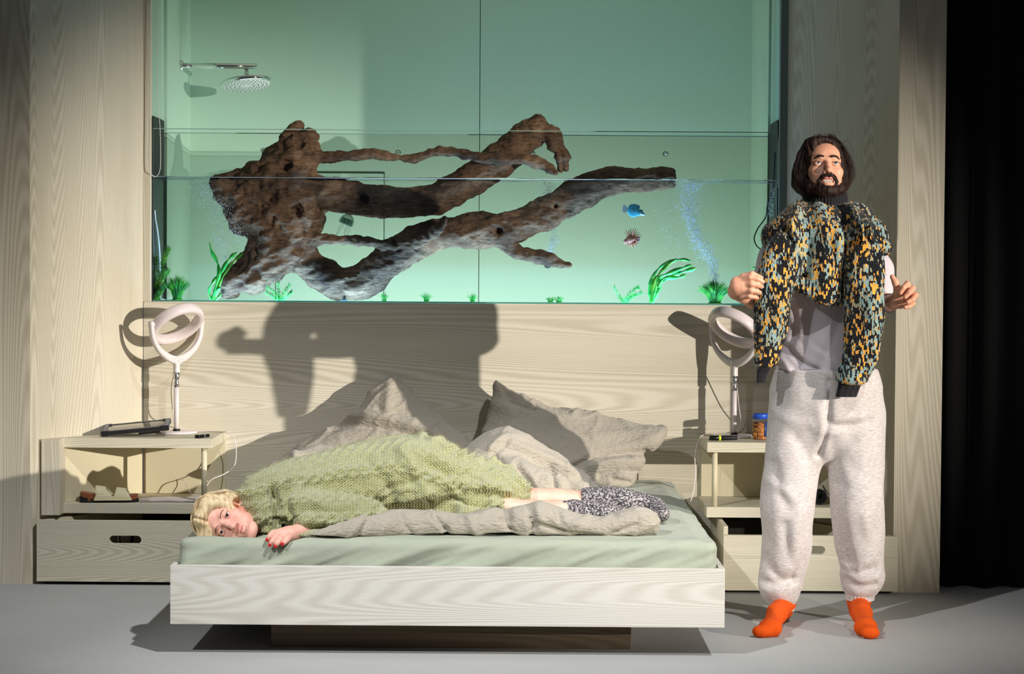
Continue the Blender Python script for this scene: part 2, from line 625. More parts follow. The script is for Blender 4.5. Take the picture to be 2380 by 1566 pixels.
struct(box('floor', (-5, -6.5, -0.05), (5, 2.5, 0), M['carpet'], None, 0))
TOPZ = 3.1
plane_wall('wall_left_front', (-5, -0.53), (-1.975, -0.53), 0, TOPZ, 0.04, M['wood_v2'])
plane_wall('wall_left', (-1.975, -0.53), (-1.61, 0.0), 0, TOPZ, 0.04, M['wood_v'])
plane_wall('wall_right', (1.146, 0.0), (1.515, -0.6), 0, TOPZ, 0.04, M['wood_v'])
plane_wall('wall_right_front', (1.515, -0.6), (1.703, -0.6), 0, TOPZ, 0.05, M['wood_v2'])
# posts framing the aquarium opening
struct(box('trim_1', (-1.61, 0.0, 1.142), (-1.579, 0.05, TOPZ), M['wood_v'], None, 0.002))
struct(box('trim_2', (1.114, 0.0, 1.142), (1.146, 0.05, TOPZ), plain('grey_post', srgb(120, 140, 136), 0.5), None, 0.002))
# shower room behind the aquarium: two wall panels with a seam, side walls, lid
struct(box('wall_back_left', (-1.60, 1.04, 0), (-0.1905, 1.08, TOPZ), M['mint'], None, 0.0015))
struct(box('wall_back_right', (-0.1875, 1.04, 0), (1.15, 1.08, TOPZ), M['mint'], None, 0.0015))
struct(box('wall_side_left', (-1.61, 0.35, 0), (-1.565, 1.04, TOPZ), M['mint'], None, 0))
struct(box('wall_side_right', (1.103, 0.35, 0), (1.15, 1.04, TOPZ), M['mint'], None, 0))
struct(box('trim_3', (-1.61, 0.051, 1.94), (-1.579, 0.349, TOPZ), M['mint'], None, 0))
struct(box('trim_4', (1.114, 0.051, 1.94), (1.15, 0.349, TOPZ), M['mint'], None, 0))
struct(box('wall_backing', (-1.65, 1.081, 0), (1.2, 1.10, TOPZ), M['drape'], None, 0))
struct(box('ceiling', (-1.62, -0.02, 2.78), (1.16, 1.1, 2.82), M['wood_v'], None, 0))
# black side masking behind the right pillar, hung in folds
def drape():
    V, Fc = [], []
    n = 160
    for i in range(n + 1):
        x = 1.66 + 3.3 * i / n
        y = -0.45 + 0.03 * math.sin(i * 0.9) + 0.015 * math.sin(i * 0.37)
        V += [(x, y, 0.004), (x, y, 4.0), (x, y + 0.02, 4.0), (x, y + 0.02, 0.004)]
    for i in range(n):
        a = i * 4
        for j in range(4):
            Fc.append((a + j, a + (j + 1) % 4, a + 4 + (j + 1) % 4, a + 4 + j))
    Fc += [(0, 3, 2, 1), (n * 4, n * 4 + 1, n * 4 + 2, n * 4 + 3)]
    o = raw_obj('stage_drape', np.array(V), Fc, M['drape'])
    tag(o, 'black masking drape hanging beside the right hand wooden pillar', 'curtain')
drape()

# unseen black flat added in the right wing to trim the key light on the mint wall
KP = KT + KD * 15
def key_at(p, y):
    f = (y - KP.y) / (p[1] - KP.y)
    return KP + (Vector(p) - KP) * f
LY = -1.62
LE, LB, LR = key_at((-0.72, 1.04, 1.9), LY), key_at((-0.3, 1.04, 1.22), LY), key_at((1.512, -0.6, 1.9), LY)
leg = thing('key_trim_flat', 'unseen black flat added in the right wing to trim the key light', 'curtain', (LE.x, LY, LB.z))
box('flat', (LE.x, LY - .02, LB.z), (LR.x + .004, LY, 4.6), M['drape'], leg, 0.002)
for k in (0.04, LR.x - LE.x - 0.04):
    tube('hanging_line', [(LE.x + k, LY - .01, 4.59), (LE.x + k, LY - .01, 6.0)], 0.006, M['drape'], leg, 8)
tube('batten', [(LE.x - .3, LY - .01, 6.0), (LR.x + .3, LY - .01, 6.0)], 0.024, M['drape'], leg, 14)

# ---------------------------------------------------------------- headboard and aquarium
hb = box('headboard', (-1.608, 0.0, 0.0), (1.145, 0.03, 1.142), M['wood_h'], None, 0.003)
tag(hb, 'wide pale wood headboard panel below the aquarium, horizontal grain', 'headboard')

TX0, TX1, TY0, TY1, TZ0, TZ1, WZ = -1.578, 1.113, 0.034, 0.33, 1.142, 1.882, 1.677
aq = thing('aquarium', 'long glass aquarium with driftwood set into the wall above the headboard', 'aquarium', (-0.23, 0.18, TZ0))
def pane(name, lo, hi, mat, parent): return box(name, lo, hi, mat, parent, 0)
pane('front_pane', (TX0 + 0.0045, TY0, TZ0), (TX1 - 0.0045, TY0 + 0.008, TZ1), M['glass'], aq)
pane('back_pane', (TX0 + 0.0045, TY1 - 0.008, TZ0), (TX1 - 0.0045, TY1, TZ1), M['glass'], aq)
pane('floor_pane', (TX0 + 0.0045, TY0 + 0.008, TZ0 - 0.012), (TX1 - 0.0045, TY1 - 0.008, TZ0), M['glass'], aq)
for x0, x1 in ((TX0, TX0 + 0.004), (TX1 - 0.004, TX1)):
    box('end_panel', (x0, TY0, TZ0 - 0.02), (x1, TY1, 1.935), M['black'], aq, 0.001)
# polished upper edges of the two panes
for y in (TY0, TY1 - 0.008):
    box('pane_edge', (TX0 + 0.0045, y, TZ1), (TX1 - 0.0045, y + 0.008, TZ1 + 0.003), M['glass_edge'], aq, 0)
box('sill_edge', (TX0 + 0.0045, TY0 - 0.001, TZ0), (TX1 - 0.0045, TY0 + 0.009, TZ0 + 0.006), plain('green_glass_edge', srgb(70, 120, 100), 0.2), aq, 0)
wat = box('water', (TX0 + 0.005, TY0 + 0.0085, TZ0 + 0.0005), (TX1 - 0.005, TY1 - 0.0085, WZ - 0.002), M['water'], aq, 0)
# meniscus: rippled surface, its bright line along both panes painted by pale tubes
def surface_mesh():
    xs = np.linspace(TX0 + 0.005, TX1 - 0.005, 700); ys = np.linspace(TY0 + 0.0085, TY1 - 0.0085, 40)
    X, Y = np.meshgrid(xs, ys, indexing='ij')
    P = np.stack([X, Y, X * 0], -1)
    amp = 0.0012 + 0.004 * np.exp(-((X - (-1.15)) / 0.22) ** 2) + 0.004 * np.exp(-((X - 0.72) / 0.12) ** 2) + 0.002 * np.exp(-((X - 0.13) / 0.08) ** 2)
    Z = WZ + amp * (vnoise(P, 22) + 0.6 * vnoise(P, 50, 2))
    d = np.minimum(Y - ys[0], ys[-1] - Y)
    Z = Z + 0.003 * np.exp(-d / 0.004)
    V = np.stack([X, Y, Z], -1).reshape(-1, 3)
    i = np.arange(699 * 40).reshape(699, 40)[:, :39].ravel()
    Q = np.stack([i, i + 40, i + 41, i + 1], 1)
    return raw_obj('water_surface', V, Q, M['water_top'], aq)
surface_mesh()
for yy in (TY0 + .0095, TY1 - .0095):  # pale tubes paint in the light caught along the waterline
    tube('water_line_glint', [(TX0 + .005, yy, WZ), (TX1 - .005, yy, WZ)], .0016, plain('meniscus_glint', srgb(225, 240, 245), .08), aq, 6)
# hatch cut in the mint wall, seen through the water
hat = thing('wall_hatch', 'flush mint access hatch with dark joint in the wall behind the aquarium', 'hatch', (-0.85, 1.036, 1.0))
hx0, hx1, hz1 = at(640, 500, 1.03)[0], at(893, 500, 1.03)[0], at(800, 401, 1.03)[2]
hd = plain('dark_joint', srgb(40, 60, 52), 0.8)
box('panel', (hx0 + 0.003, 1.033, 0.9), (hx1 - 0.003, 1.040, hz1 - 0.003), M['mint'], hat, 0.001)
box('joint', (hx0, 1.036, 0.9), (hx0 + 0.003, 1.040, hz1), hd, hat, 0)
box('joint', (hx1 - 0.003, 1.036, 0.9), (hx1, 1.040, hz1), hd, hat, 0)
box('joint', (hx0, 1.036, hz1 - 0.003), (hx1, 1.040, hz1), hd, hat, 0)

# ---------------------------------------------------------------- bed
bed = thing('bed_frame', 'low white wood platform bed frame floating on a recessed plinth', 'bed', (-0.23, -1.05, 0))
BX0, BX1, BYF = -1.151, 0.693, -2.115
box('foot_board', (BX0, BYF, 0.105), (BX1, BYF + 0.022, 0.302), M['wood_bed'], bed, 0.003)
box('side_board', (BX0, BYF + 0.0225, 0.105), (BX0 + 0.018, -0.003, 0.302), M['wood_bed'], bed, 0.003)
box('side_board', (BX1 - 0.018, BYF + 0.0225, 0.105), (BX1, -0.003, 0.302), M['wood_bed'], bed, 0.003)
box('slat_base', (BX0 + 0.03, BYF + 0.03, 0.15), (BX1 - 0.03, -0.01, 0.19), plain('base_board', srgb(120, 112, 95), 0.8), bed, 0)
box('plinth', (-0.835, -1.94, 0.0), (0.392, -0.05, 0.148), wood('plinth_shaded_wood', 'x', srgb(112, 96, 76), srgb(88, 74, 57), 26, 9.0, 4.0, 0.35), bed, 0.003)  # shade under the bed is put into this darker brown

MZ = 0.391     # top of the mattress
def mattress(press):
    lo, hi = np.array([-1.129, -2.084, 0.192]), np.array([0.671, -0.008, MZ])
    nx, ny, nz = 260, 220, 44
    r = 0.035
    V, Q = [], []
    def sheet_face(fu, nu, nv):
        base = sum(len(v) for v in V)
        U, W = np.meshgrid(np.linspace(0, 1, nu), np.linspace(0, 1, nv), indexing='ij')
        V.append(fu(U, W).reshape(-1, 3))
        i = (np.arange(nu - 1)[:, None] * nv + np.arange(nv - 1)[None]).ravel() + base
        Q.append(np.stack([i, i + nv, i + nv + 1, i + 1], 1))
    S = hi - lo
    st = lambda *a: np.stack(np.broadcast_arrays(*a), -1)
    sheet_face(lambda u, w: st(lo[0] + u * S[0], lo[1], lo[2] + w * S[2]), nx, nz)
    sheet_face(lambda u, w: st(lo[0] + u * S[0], lo[1] + w * S[1], hi[2]), nx, ny)
    sheet_face(lambda u, w: st(hi[0], lo[1] + u * S[1], lo[2] + w * S[2]), ny, nz)
    sheet_face(lambda u, w: st(lo[0], hi[1] - u * S[1], lo[2] + w * S[2]), ny, nz)
    sheet_face(lambda u, w: st(hi[0] - u * S[0], hi[1], lo[2] + w * S[2]), nx, nz)
    sheet_face(lambda u, w: st(lo[0] + u * S[0], hi[1] - w * S[1], lo[2]), 40, 40)
    V = np.concatenate(V); Q = np.concatenate(Q)
    # round the edges by projecting onto the inner box inflated by r
    c = np.clip(V, lo + r, hi - r)
    d = V - c
    ln = np.linalg.norm(d, axis=1)[:, None]
    N = d / np.maximum(ln, 1e-9)
    V = c + N * r
    # soft creases: diagonal pulls along the foot end, tucks, gentle sag
    P = V.copy()
    a = math.radians(20)
    q = np.stack([(P[:, 0] * math.cos(a) + P[:, 2] * math.sin(a)) * 3.0, P[:, 1] * 4, (-P[:, 0] * math.sin(a) + P[:, 2] * math.cos(a)) * 26], 1)
    front = np.clip((-2.05 - P[:, 1]) / 0.03, 0, 1)
    low = np.clip((MZ - P[:, 2]) / 0.18, 0, 1)
    wr = fbm(q, 1.0, 4, 2)
    amp = 0.024 * front * (.25 + .75 * low) * (0.35 + 0.65 * np.clip(vnoise(P, 1.6, 9) + 0.5, 0, 1))
    V = V + N * (wr * amp)[:, None]
    top = np.clip((P[:, 2] - MZ + .008) / 0.008, 0, 1)
    q2 = np.stack([P[:, 0] * 5 + P[:, 1] * 3, P[:, 1] * 9 - P[:, 0] * 3, P[:, 2] * 3], 1)
    V[:, 2] += top * (0.004 * fbm(q2, 1.0, 2, 3) - 0.012 * np.clip((np.abs(P[:, 0] + 0.23) - 0.84) / 0.06, 0, 1))
    side = np.clip((P[:, 0] - 0.65) / 0.02, 0, 1)
    q3 = np.stack([P[:, 0], P[:, 1] * 9, P[:, 2] * 14 + P[:, 1] * 5], 1)
    V += N * (side * 0.006 * fbm(q3, 1.0, 8, 2))[:, None]
    # below the rim of the frame the sheet lies flat against the boards
    low_ = V[:, 2] < 0.306
    V[low_, 0] = np.clip(V[low_, 0], BX0 + 0.0175, BX1 - 0.0175)
    V[:, 1] = np.maximum(V[:, 1], BYF + 0.0215)
    # hollow pressed by the woman's head: as deep as the head needs, easing out around it
    sel = np.where((V[:, 0] < -0.66) & (V[:, 1] < -1.72) & (V[:, 2] > MZ - .032))[0]
    need = np.zeros(len(sel))
    for i_, vi in enumerate(sel):
        x_, y_, z_ = V[vi]
        h_ = [t_.ray_cast(Vector((x_, y_, MZ - .12)), Vector((0, 0, 1)), .2)[0] for t_ in press]
        h_ = [p.z for p in h_ if p is not None]
        if h_: need[i_] = max(0.0, z_ - min(h_) - .0015)
    hot = np.where(need > 0)[0]
    P_ = V[sel][:, :2]
    dent = np.zeros(len(sel))
    for j_ in hot:
        dent = np.maximum(dent, need[j_] * np.exp(-((P_ - P_[j_]) ** 2).sum(1) / (.028 ** 2)))
    V[sel, 2] -= np.maximum(dent, need)
    o = raw_obj('mattress', V, Q, M['sheet'])
    tag(o, 'thick mattress in a sage green fitted sheet on the low bed frame', 'mattress')

# ---------------------------------------------------------------- nightstands
def slot_board(name, x0, x1, y0, y1, z0, z1, cx, cz, hw, hh, mat, parent):
    """board with a stadium shaped hand hole"""
    n = 10
    hole = []
    for k in range(n + 1):
        a = -math.pi / 2 + math.pi * k / n
        hole.append((cx + hw - hh + hh * math.cos(a), cz + hh * math.sin(a)))
    for k in range(n + 1):
        a = math.pi / 2 + math.pi * k / n
        hole.append((cx - hw + hh + hh * math.cos(a), cz + hh * math.sin(a)))
    m = len(hole)
    V, Fc = [], []
    for y in (y0, y1):
        V += [(x, y, z) for x, z in hole]
        # matching outer points by casting to the rectangle
        for x, z in hole:
            dx, dz = x - cx, z - cz
            # spread so that corners are met
            t = min((x1 - cx) / dx if dx > 1e-9 else ((x0 - cx) / dx if dx < -1e-9 else 1e9),
                    (z1 - cz) / dz if dz > 1e-9 else ((z0 - cz) / dz if dz < -1e-9 else 1e9))
            V.append((cx + dx * t, y, cz + dz * t))
        V += [(x0, y, z0), (x1, y, z0), (x1, y, z1), (x0, y, z1)]
    S = 2 * m + 4
    def outer_edge(i):
        x, _, z = V[m + i]
        e = 1e-6
        return 'b' if abs(z - z0) < e else 't' if abs(z - z1) < e else 'r' if abs(x - x1) < e else 'l'
    for s_ in (0, 1):
        b = s_ * S
        for i in range(m):
            j = (i + 1) % m
            f = [b + i, b + m + i]
            ei, ej = outer_edge(i), outer_edge(j)
            e_, nxt, cn = ei, {'r': 't', 't': 'l', 'l': 'b', 'b': 'r'}, {'r': 2, 't': 3, 'l': 0, 'b': 1}
            while e_ != ej:
                f.append(b + 2 * m + cn[e_]); e_ = nxt[e_]
            f += [b + m + j, b + j]
            Fc.append(tuple(f) if s_ else tuple(reversed(f)))
    for i in range(m):
        j = (i + 1) % m
        Fc.append((i, j, S + j, S + i))
    c = [2 * m + k for k in range(4)]
    for k in range(4):
        a_, b_ = c[k], c[(k + 1) % 4]
        Fc.append((a_, b_, S + b_, S + a_))
    o = raw_obj(name, np.array(V), Fc, mat, parent, False)
    return o

def wx(y, side):    # inner face of the angled wall at depth y
    return (-1.61 + (y) * (0.365 / 0.53)) if side < 0 else (1.146 - y * (0.369 / 0.6))

ns = thing('nightstand', 'corner nightstand shelf unit holding the tablet, left of the bed', 'nightstand', (-1.55, -0.25, 0.277))
g = 0.004
polyL = [(-1.253, -0.42), (-1.253, -0.002), (wx(-0.002, -1) + g, -0.002), (wx(-0.42, -1) + g + 0.002, -0.42)]
prism('top', polyL, 0.547, 0.586, M['wood_n'], ns, 0.002)
prism('shelf', polyL, 0.277, 0.318, M['wood_n'], ns, 0.002)
prism('side_panel', [(-1.937, -0.50), (-1.862, -0.50), (-1.862, wx(0, -1) and -0.372), (-1.937, -0.482)], 0.277, 0.5865, M['wood_v'], ns, 0.002)
box('back_panel', (-1.595, -0.016, 0.319), (-1.253, -0.002, 0.546), M['beige'], ns, 0.001)
p0, p1 = np.array([wx(-0.42, -1) + 0.003, -0.42]), np.array([wx(-0.02, -1) + 0.003, -0.02])
prism('side_liner', [tuple(p0), tuple(p1), tuple(p1 + [0.012, 0]), tuple(p0 + [0.012, 0])], 0.319, 0.546, M['beige'], ns, 0.0)
lathe('post', [(0.0115, 0.3185), (0.0115, 0.5465)], M['beige'], ns, (-1.288, -0.398, 0), 20)

dr = thing('drawer_box', 'pale wood drawer box with slot handle under the tablet nightstand, wine glasses inside', 'drawer', (-1.55, -0.3, 0))
slot_board('front_board', -1.945, -1.235, -0.548, -0.522, 0.014, 0.262, at(291, 1254, -0.548)[0], at(291, 1254, -0.548)[2], 0.065, 0.0165, M['wood_n'], dr)
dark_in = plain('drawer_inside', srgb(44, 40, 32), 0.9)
prism('side_board', [(-1.93, -0.521), (-1.91, -0.521), (-1.60, -0.06), (-1.62, -0.06)], 0.02, 0.262, M['beige'], dr, 0)
box('side_board', (-1.262, -0.521, 0.02), (-1.242, -0.06, 0.262), dark_in, dr, 0)
box('back_board', (-1.61, -0.059, 0.02), (-1.242, -0.045, 0.262), dark_in, dr, 0)
prism('bottom_board', [(-1.905, -0.521), (-1.263, -0.521), (-1.263, -0.06), (-1.598, -0.06)], 0.012, 0.03, dark_in, dr, 0)
box('runner', (-1.92, -0.515, 0.0), (-1.25, -0.49, 0.0125), M['black'], dr, 0)
box('runner', (-1.55, -0.20, 0.0), (-1.25, -0.17, 0.0125), M['black'], dr, 0)

nr = thing('nightstand', 'corner nightstand shelf unit holding the jar of crumbs, right of the bed', 'nightstand', (1.05, -0.25, 0.277))
polyR = [(0.779, -0.42), (wx(-0.42, 1) - g, -0.42), (wx(-0.002, 1) - g, -0.002), (0.779, -0.002)]
prism('top', polyR, 0.545, 0.586, M['wood_n'], nr, 0.002)
prism('shelf', polyR, 0.277, 0.32, M['wood_n'], nr, 0.002)
box('back_panel', (0.79, -0.016, 0.321), (1.135, -0.002, 0.544), M['beige'], nr, 0.001)
lathe('post', [(0.0115, 0.3205), (0.0115, 0.5445)], M['beige'], nr, (at(1661, 1100, -0.398)[0], -0.398, 0), 20)

dr2 = thing('drawer_box', 'pale wood drawer box with slot handle under the nightstand with the jar', 'drawer', (1.15, -0.3, 0))
slot_board('front_board', 0.826, 1.522, -0.668, -0.642, 0.014, 0.235, at(1880, 1278, -0.668)[0], at(1880, 1278, -0.668)[2], 0.065, 0.0165, M['wood_n'], dr2)
box('side_board', (0.828, -0.641, 0.02), (0.846, -0.06, 0.268), M['wood_n'], dr2, 0.001)
prism('side_board', [(1.488, -0.641), (1.506, -0.641), (1.19, -0.1), (1.17, -0.1)], 0.02, 0.235, M['beige'], dr2, 0)
prism('bottom_board', [(0.847, -0.641), (1.487, -0.641), (1.165, -0.1), (0.847, -0.06)], 0.012, 0.03, dark_in, dr2, 0)
box('back_board', (0.847, -0.059, 0.02), (1.15, -0.045, 0.235), dark_in, dr2, 0)
box('runner', (0.84, -0.63, 0.0), (1.50, -0.605, 0.0125), M['black'], dr2, 0)
box('runner', (0.84, -0.20, 0.0), (1.15, -0.17, 0.0125), M['black'], dr2, 0)
# ---------------------------------------------------------------- driftwood
def bark():
    t = NT('driftwood_bark'); o = t.obj()
    n1 = t.noise(o, 5, 6, 0.62, 0.4)
    n2 = t.noise(t.map(o, (1, 1, 3.2)), 16, 6, 0.65, 0.8)
    n3 = t.noise(t.map(o, (2.0, 6, 9)), 14, 5, 0.7, 0.4)
    a = t.math('ADD', t.math('MULTIPLY', n1, 0.6), t.math('MULTIPLY', n2, 0.4))
    c = t.ramp(a, [(0.30, srgb(50, 39, 34)), (0.42, srgb(96, 74, 57)), (0.52, srgb(132, 102, 77)), (0.62, srgb(164, 131, 100)), (0.74, srgb(108, 85, 68))])
    c2 = t.ramp(n3, [(0.34, (0.24, 0.24, 0.25)), (0.50, (1, 1, 1))])
    t.col(t.mix(0.75, c, c2, 'MULTIPLY')); t.set(Roughness=0.85)
    t.b.inputs['Specular IOR Level'].default_value = 0.25
    h = t.math('ADD', n2, t.math('MULTIPLY', n3, 0.8))
    t.bump(h, 0.8, 0.012)
    return t.m
M['bark'] = bark()

DWY = 0.175
def pxz(pts, y): return np.array([at(p[0], p[1], y)[[0, 2]] for p in pts])
def dpt(px, py, dy=0.0): return at(px, py, DWY + dy)
PXM = (DWY - CAMY) / F       # metres per pixel at the driftwood

def driftwood():
    S = SDF((-1.36, 0.046, 1.15), (0.68, 0.318, 2.0), 0.0055)
    stump = [(684, 288), (700, 290), (706, 302), (725, 306), (737, 318), (738, 345), (744, 372), (742, 395), (735, 410), (738, 432), (745, 470), (742, 492), (753, 510), (750, 535),
             (738, 548), (724, 560), (722, 585), (700, 610), (668, 628), (640, 640), (624, 655), (604, 664), (575, 662), (555, 672), (540, 684), (524, 686), (514, 668), (511, 648), (524, 632), (548, 618),
             (560, 604), (570, 588), (574, 565), (572, 545), (560, 538), (540, 515), (524, 486), (505, 460), (492, 438), (494, 420), (512, 410), (545, 402), (575, 382), (620, 356), (650, 320), (668, 296)]
    S.poly(cr(pxz(stump, DWY), 4, True), DWY, 0.11, 0.11, 0.0)
    # nose, lower bulge and torn knobs
    S.chain([dpt(545, 655, -.02), dpt(585, 645, -.03), dpt(640, 610, -.02), dpt(690, 570)], [.045, .055, .07, .08], 0.03)
    S.chain([dpt(690, 350, -.03), dpt(660, 420, -.05), dpt(680, 500, -.05), dpt(640, 560, -.05)], [.05, .06, .065, .05], 0.03)
    S.chain([dpt(720, 315, -.03), dpt(730, 360, -.035), dpt(712, 400, -.05)], [.03, .032, .03], 0.02)
    S.chain([dpt(600, 520, -.07), dpt(640, 480, -.09), dpt(690, 450, -.07)], [.02, .03, .025], 0.02)
    # thick lower trunk running to the right
    S.chain([dpt(690, 585), dpt(730, 625, .01), dpt(790, 657, .01), dpt(845, 655, .01), dpt(890, 615), dpt(940, 578), dpt(1000, 548), dpt(1060, 540), dpt(1110, 537), dpt(1180, 530), dpt(1260, 498, .01), dpt(1340, 455, .01), dpt(1400, 428, .01), dpt(1460, 420), dpt(1520, 415), dpt(1560, 412)],
            [.060, .066, .068, .072, .066, .068, .060, .058, .068, .066, .062, .064, .056, .046, .042, .036], 0.025, False, (1, 1, 1), 3)
    S.chain([dpt(1120, 505, -.02), dpt(1150, 520, -.03), dpt(1180, 545, -.02)], [.02, .03, .022], 0.02)
    # middle branch rising to the hooked head
    S.chain([dpt(700, 445), dpt(760, 450), dpt(830, 462), dpt(900, 470), dpt(970, 470), dpt(1030, 455), dpt(1090, 420), dpt(1150, 380), dpt(1200, 340), dpt(1240, 305, -.01)],
            [.080, .070, .064, .056, .056, .062, .063, .064, .064, .055], 0.025, False, (1, 1, 1), 3)
    S.chain([dpt(1240, 310, -.01), dpt(1252, 292, -.01), dpt(1280, 310, -.02), dpt(1298, 335, -.03)], [.05, .036, .034, .026], 0.02)
    S.chain([dpt(1288, 330, -.03), dpt(1300, 362, -.035), dpt(1303, 398, -.035)], [.026, .020, .012], 0.008)
    S.chain([dpt(1296, 330, -.03), dpt(1314, 362, -.04), dpt(1316, 394, -.04)], [.025, .019, .013], 0.006)
    # thin upper branch
    S.chain([dpt(715, 365, -.04), dpt(760, 366, -.05), dpt(820, 361, -.06), dpt(870, 360, -.06), dpt(920, 366, -.06), dpt(960, 370, -.07), dpt(1000, 355, -.08), dpt(1050, 350, -.08), dpt(1110, 364, -.09), dpt(1160, 370, -.09), dpt(1220, 372, -.08), dpt(1260, 382, -.07), dpt(1290, 402, -.07)],
            [.036, .023, .020, .019, .016, .018, .018, .020, .021, .020, .019, .019, .014], 0.012, False, (1, 1, 1), 2)
    # lower thin branch lying over the trunk, with its upturned tip
    S.chain([dpt(715, 548, -.05), dpt(770, 556, -.06), dpt(830, 560, -.065), dpt(890, 569, -.07), dpt(950, 566, -.075), dpt(990, 552, -.08), dpt(1018, 530, -.085), dpt(1030, 508, -.085)],
            [.030, .022, .021, .018, .020, .021, .022, .015], 0.012, False, (1, 1, 1), 2)
    # twig under the trunk
    S.chain([dpt(1175, 560, -.02), dpt(1190, 578, -.02), dpt(1230, 592, -.02), dpt(1280, 606, -.02), dpt(1320, 616, -.02)], [.030, .024, .023, .023, .019], 0.02, False, (1, 1, 1), 2)
    # knot holes
    for px, py, r in ((664, 388, .028), (595, 640, .044), (688, 490, .034), (696, 330, .024), (845, 462, .014), (717, 350, .022), (1160, 540, .016), (1290, 478, .010), (915, 560, .014)):
        S.ell(dpt(px, py, -0.135 + (0.05 if px > 800 else 0)), (r, 0.06, r * 1.1), 0.012, True)
    V, Q = S.mesh()
    N = normals(V, Q)
    q = V * np.array([1.0, 1.0, 1.6])
    d = 0.010 * fbm(q, 14, 1, 4, 0.55)
    # long furrows and ropey ridges that follow the root
    fl = np.stack([V[:, 0] * 8 + V[:, 2] * 3, V[:, 1] * 22, V[:, 2] * 16 - V[:, 0] * 6], 1)
    st_w = np.clip((-.78 - V[:, 0]) / .12, 0, 1)
    d = d + st_w * 0.026 * (np.abs(fbm(fl, 1.0, 12, 2)) - .28) + (1 - st_w) * .006 * fbm(fl * np.array([.5, 1, 1.6]), 1.3, 9, 2)
    rough = np.exp(-(((V[:, 0] - at(600, 480, DWY)[0]) / 0.16) ** 2 + ((V[:, 2] - at(600, 480, DWY)[2]) / 0.14) ** 2))
    d = d + rough * 0.024 * (np.abs(fbm(V, 22, 7, 3)) - 0.3)
    V = V + N * d[:, None]
    V[:, 1] = np.clip(V[:, 1], TY0 + 0.010, TY1 - 0.010)
    o = raw_obj('driftwood', V, Q, M['bark'])
    tag(o, 'huge brown driftwood root with branches lying in the aquarium', 'driftwood')
driftwood()

# ---------------------------------------------------------------- pillows and duvet
def biggest(V, Q):
    """keep only the largest connected piece of a quad mesh"""
    lab = np.arange(len(V))
    while True:
        mn = lab[Q].min(1)
        new = lab.copy()
        for i in range(4): np.minimum.at(new, Q[:, i], mn)
        new = new[new]
        if (new == lab).all(): break
        lab = new
    u, c = np.unique(lab, return_counts=True)
    keep = lab == u[c.argmax()]
    idx = np.cumsum(keep) - 1
    return V[keep], idx[Q[keep[Q].all(1)]]

def creases(V, seed):
    """soft cloth relief: broad swells, long drawn folds and a few sharp crests"""
    q = np.stack([V[:, 0] * 4.5 + V[:, 2] * 3.0, V[:, 1] * 5, V[:, 2] * 13 - V[:, 0] * 5.5], 1)
    q2 = np.stack([V[:, 0] * 9 - V[:, 2] * 7, V[:, 1] * 6, V[:, 2] * 6 + V[:, 0] * 4], 1)
    n1, n2 = vnoise(q, 1.0, seed), vnoise(q2, 1.0, seed + 5)
    crest = np.clip(1 - np.abs(n1) * 3.2, 0, 1) ** 2
    crest2 = np.clip(1 - np.abs(n2) * 3.6, 0, 1) ** 2
    return 0.010 * vnoise(V, 7, seed + 4) + 0.006 * n1 + 0.0075 * crest + 0.005 * crest2 - .005

def pillow(name, label, outline, lean, H, R, folds, seed):
    """lean(py) gives the depth at which each outline pixel lies"""
    P3 = np.array([at(p[0], p[1], lean(p[1])) for p in outline])
    lo, hi = P3.min(0) - 0.03, P3.max(0) + 0.03
    A = np.polyfit(P3[:, 2], P3[:, 1], 1)
    yc = lambda X, Z: A[0] * Z + A[1]
    S = SDF((lo[0], lo[1] - H - 0.03, lo[2]), (hi[0], hi[1] + H + 0.03, hi[2]), 0.006)
    S.poly(cr(P3[:, [0, 2]], 5, True), yc, H, R, 0)
    V, Q = S.mesh()
    V = relax(V, Q, 3)
    N = normals(V, Q)
    V = fold(V, N, float(P3[:, 1].mean()), folds)
    q = np.stack([V[:, 0] * 9 + V[:, 2] * 5, V[:, 1] * 6, V[:, 2] * 16 - V[:, 0] * 6], 1)
    V = V + N * creases(V, seed)[:, None]
    V[:, 1] = np.minimum(V[:, 1], -0.004)
    V[:, 2] = np.maximum(V[:, 2], MZ)
    o = raw_obj(name, V, Q, M['linen'])
    tag(o, label, 'pillow', 'pillows against the headboard')

pillow('pillow', 'taupe pillow leaning on the headboard, one corner pointing straight up behind the sweater',
       [(905, 878), (888, 884), (858, 908), (830, 945), (802, 975), (765, 992), (715, 1012), (680, 1035), (645, 1062), (618, 1082), (640, 1094), (720, 1104), (830, 1110), (950, 1110), (1040, 1098), (1095, 1066), (1099, 1044), (1080, 1010), (1042, 976), (1010, 950), (975, 920), (945, 896), (922, 880)],
       lambda py: -0.33 + (1110 - py) / 232 * 0.24, 0.085, 0.16,
       [([(770, 990), (840, 984), (920, 992), (1000, 1020)], 9, -0.030), ([(800, 970), (880, 968), (970, 985), (1050, 1040)], 14, 0.020),
        ([(960, 1005), (1030, 1030), (1080, 1070)], 8, -0.020), ([(905, 885), (900, 950)], 12, 0.012), ([(960, 920), (1010, 960), (1060, 1020)], 9, -0.010),
        ([(880, 950), (960, 962)], 6, -0.010), ([(700, 1035), (800, 1040), (900, 1060)], 18, 0.02)], 3)
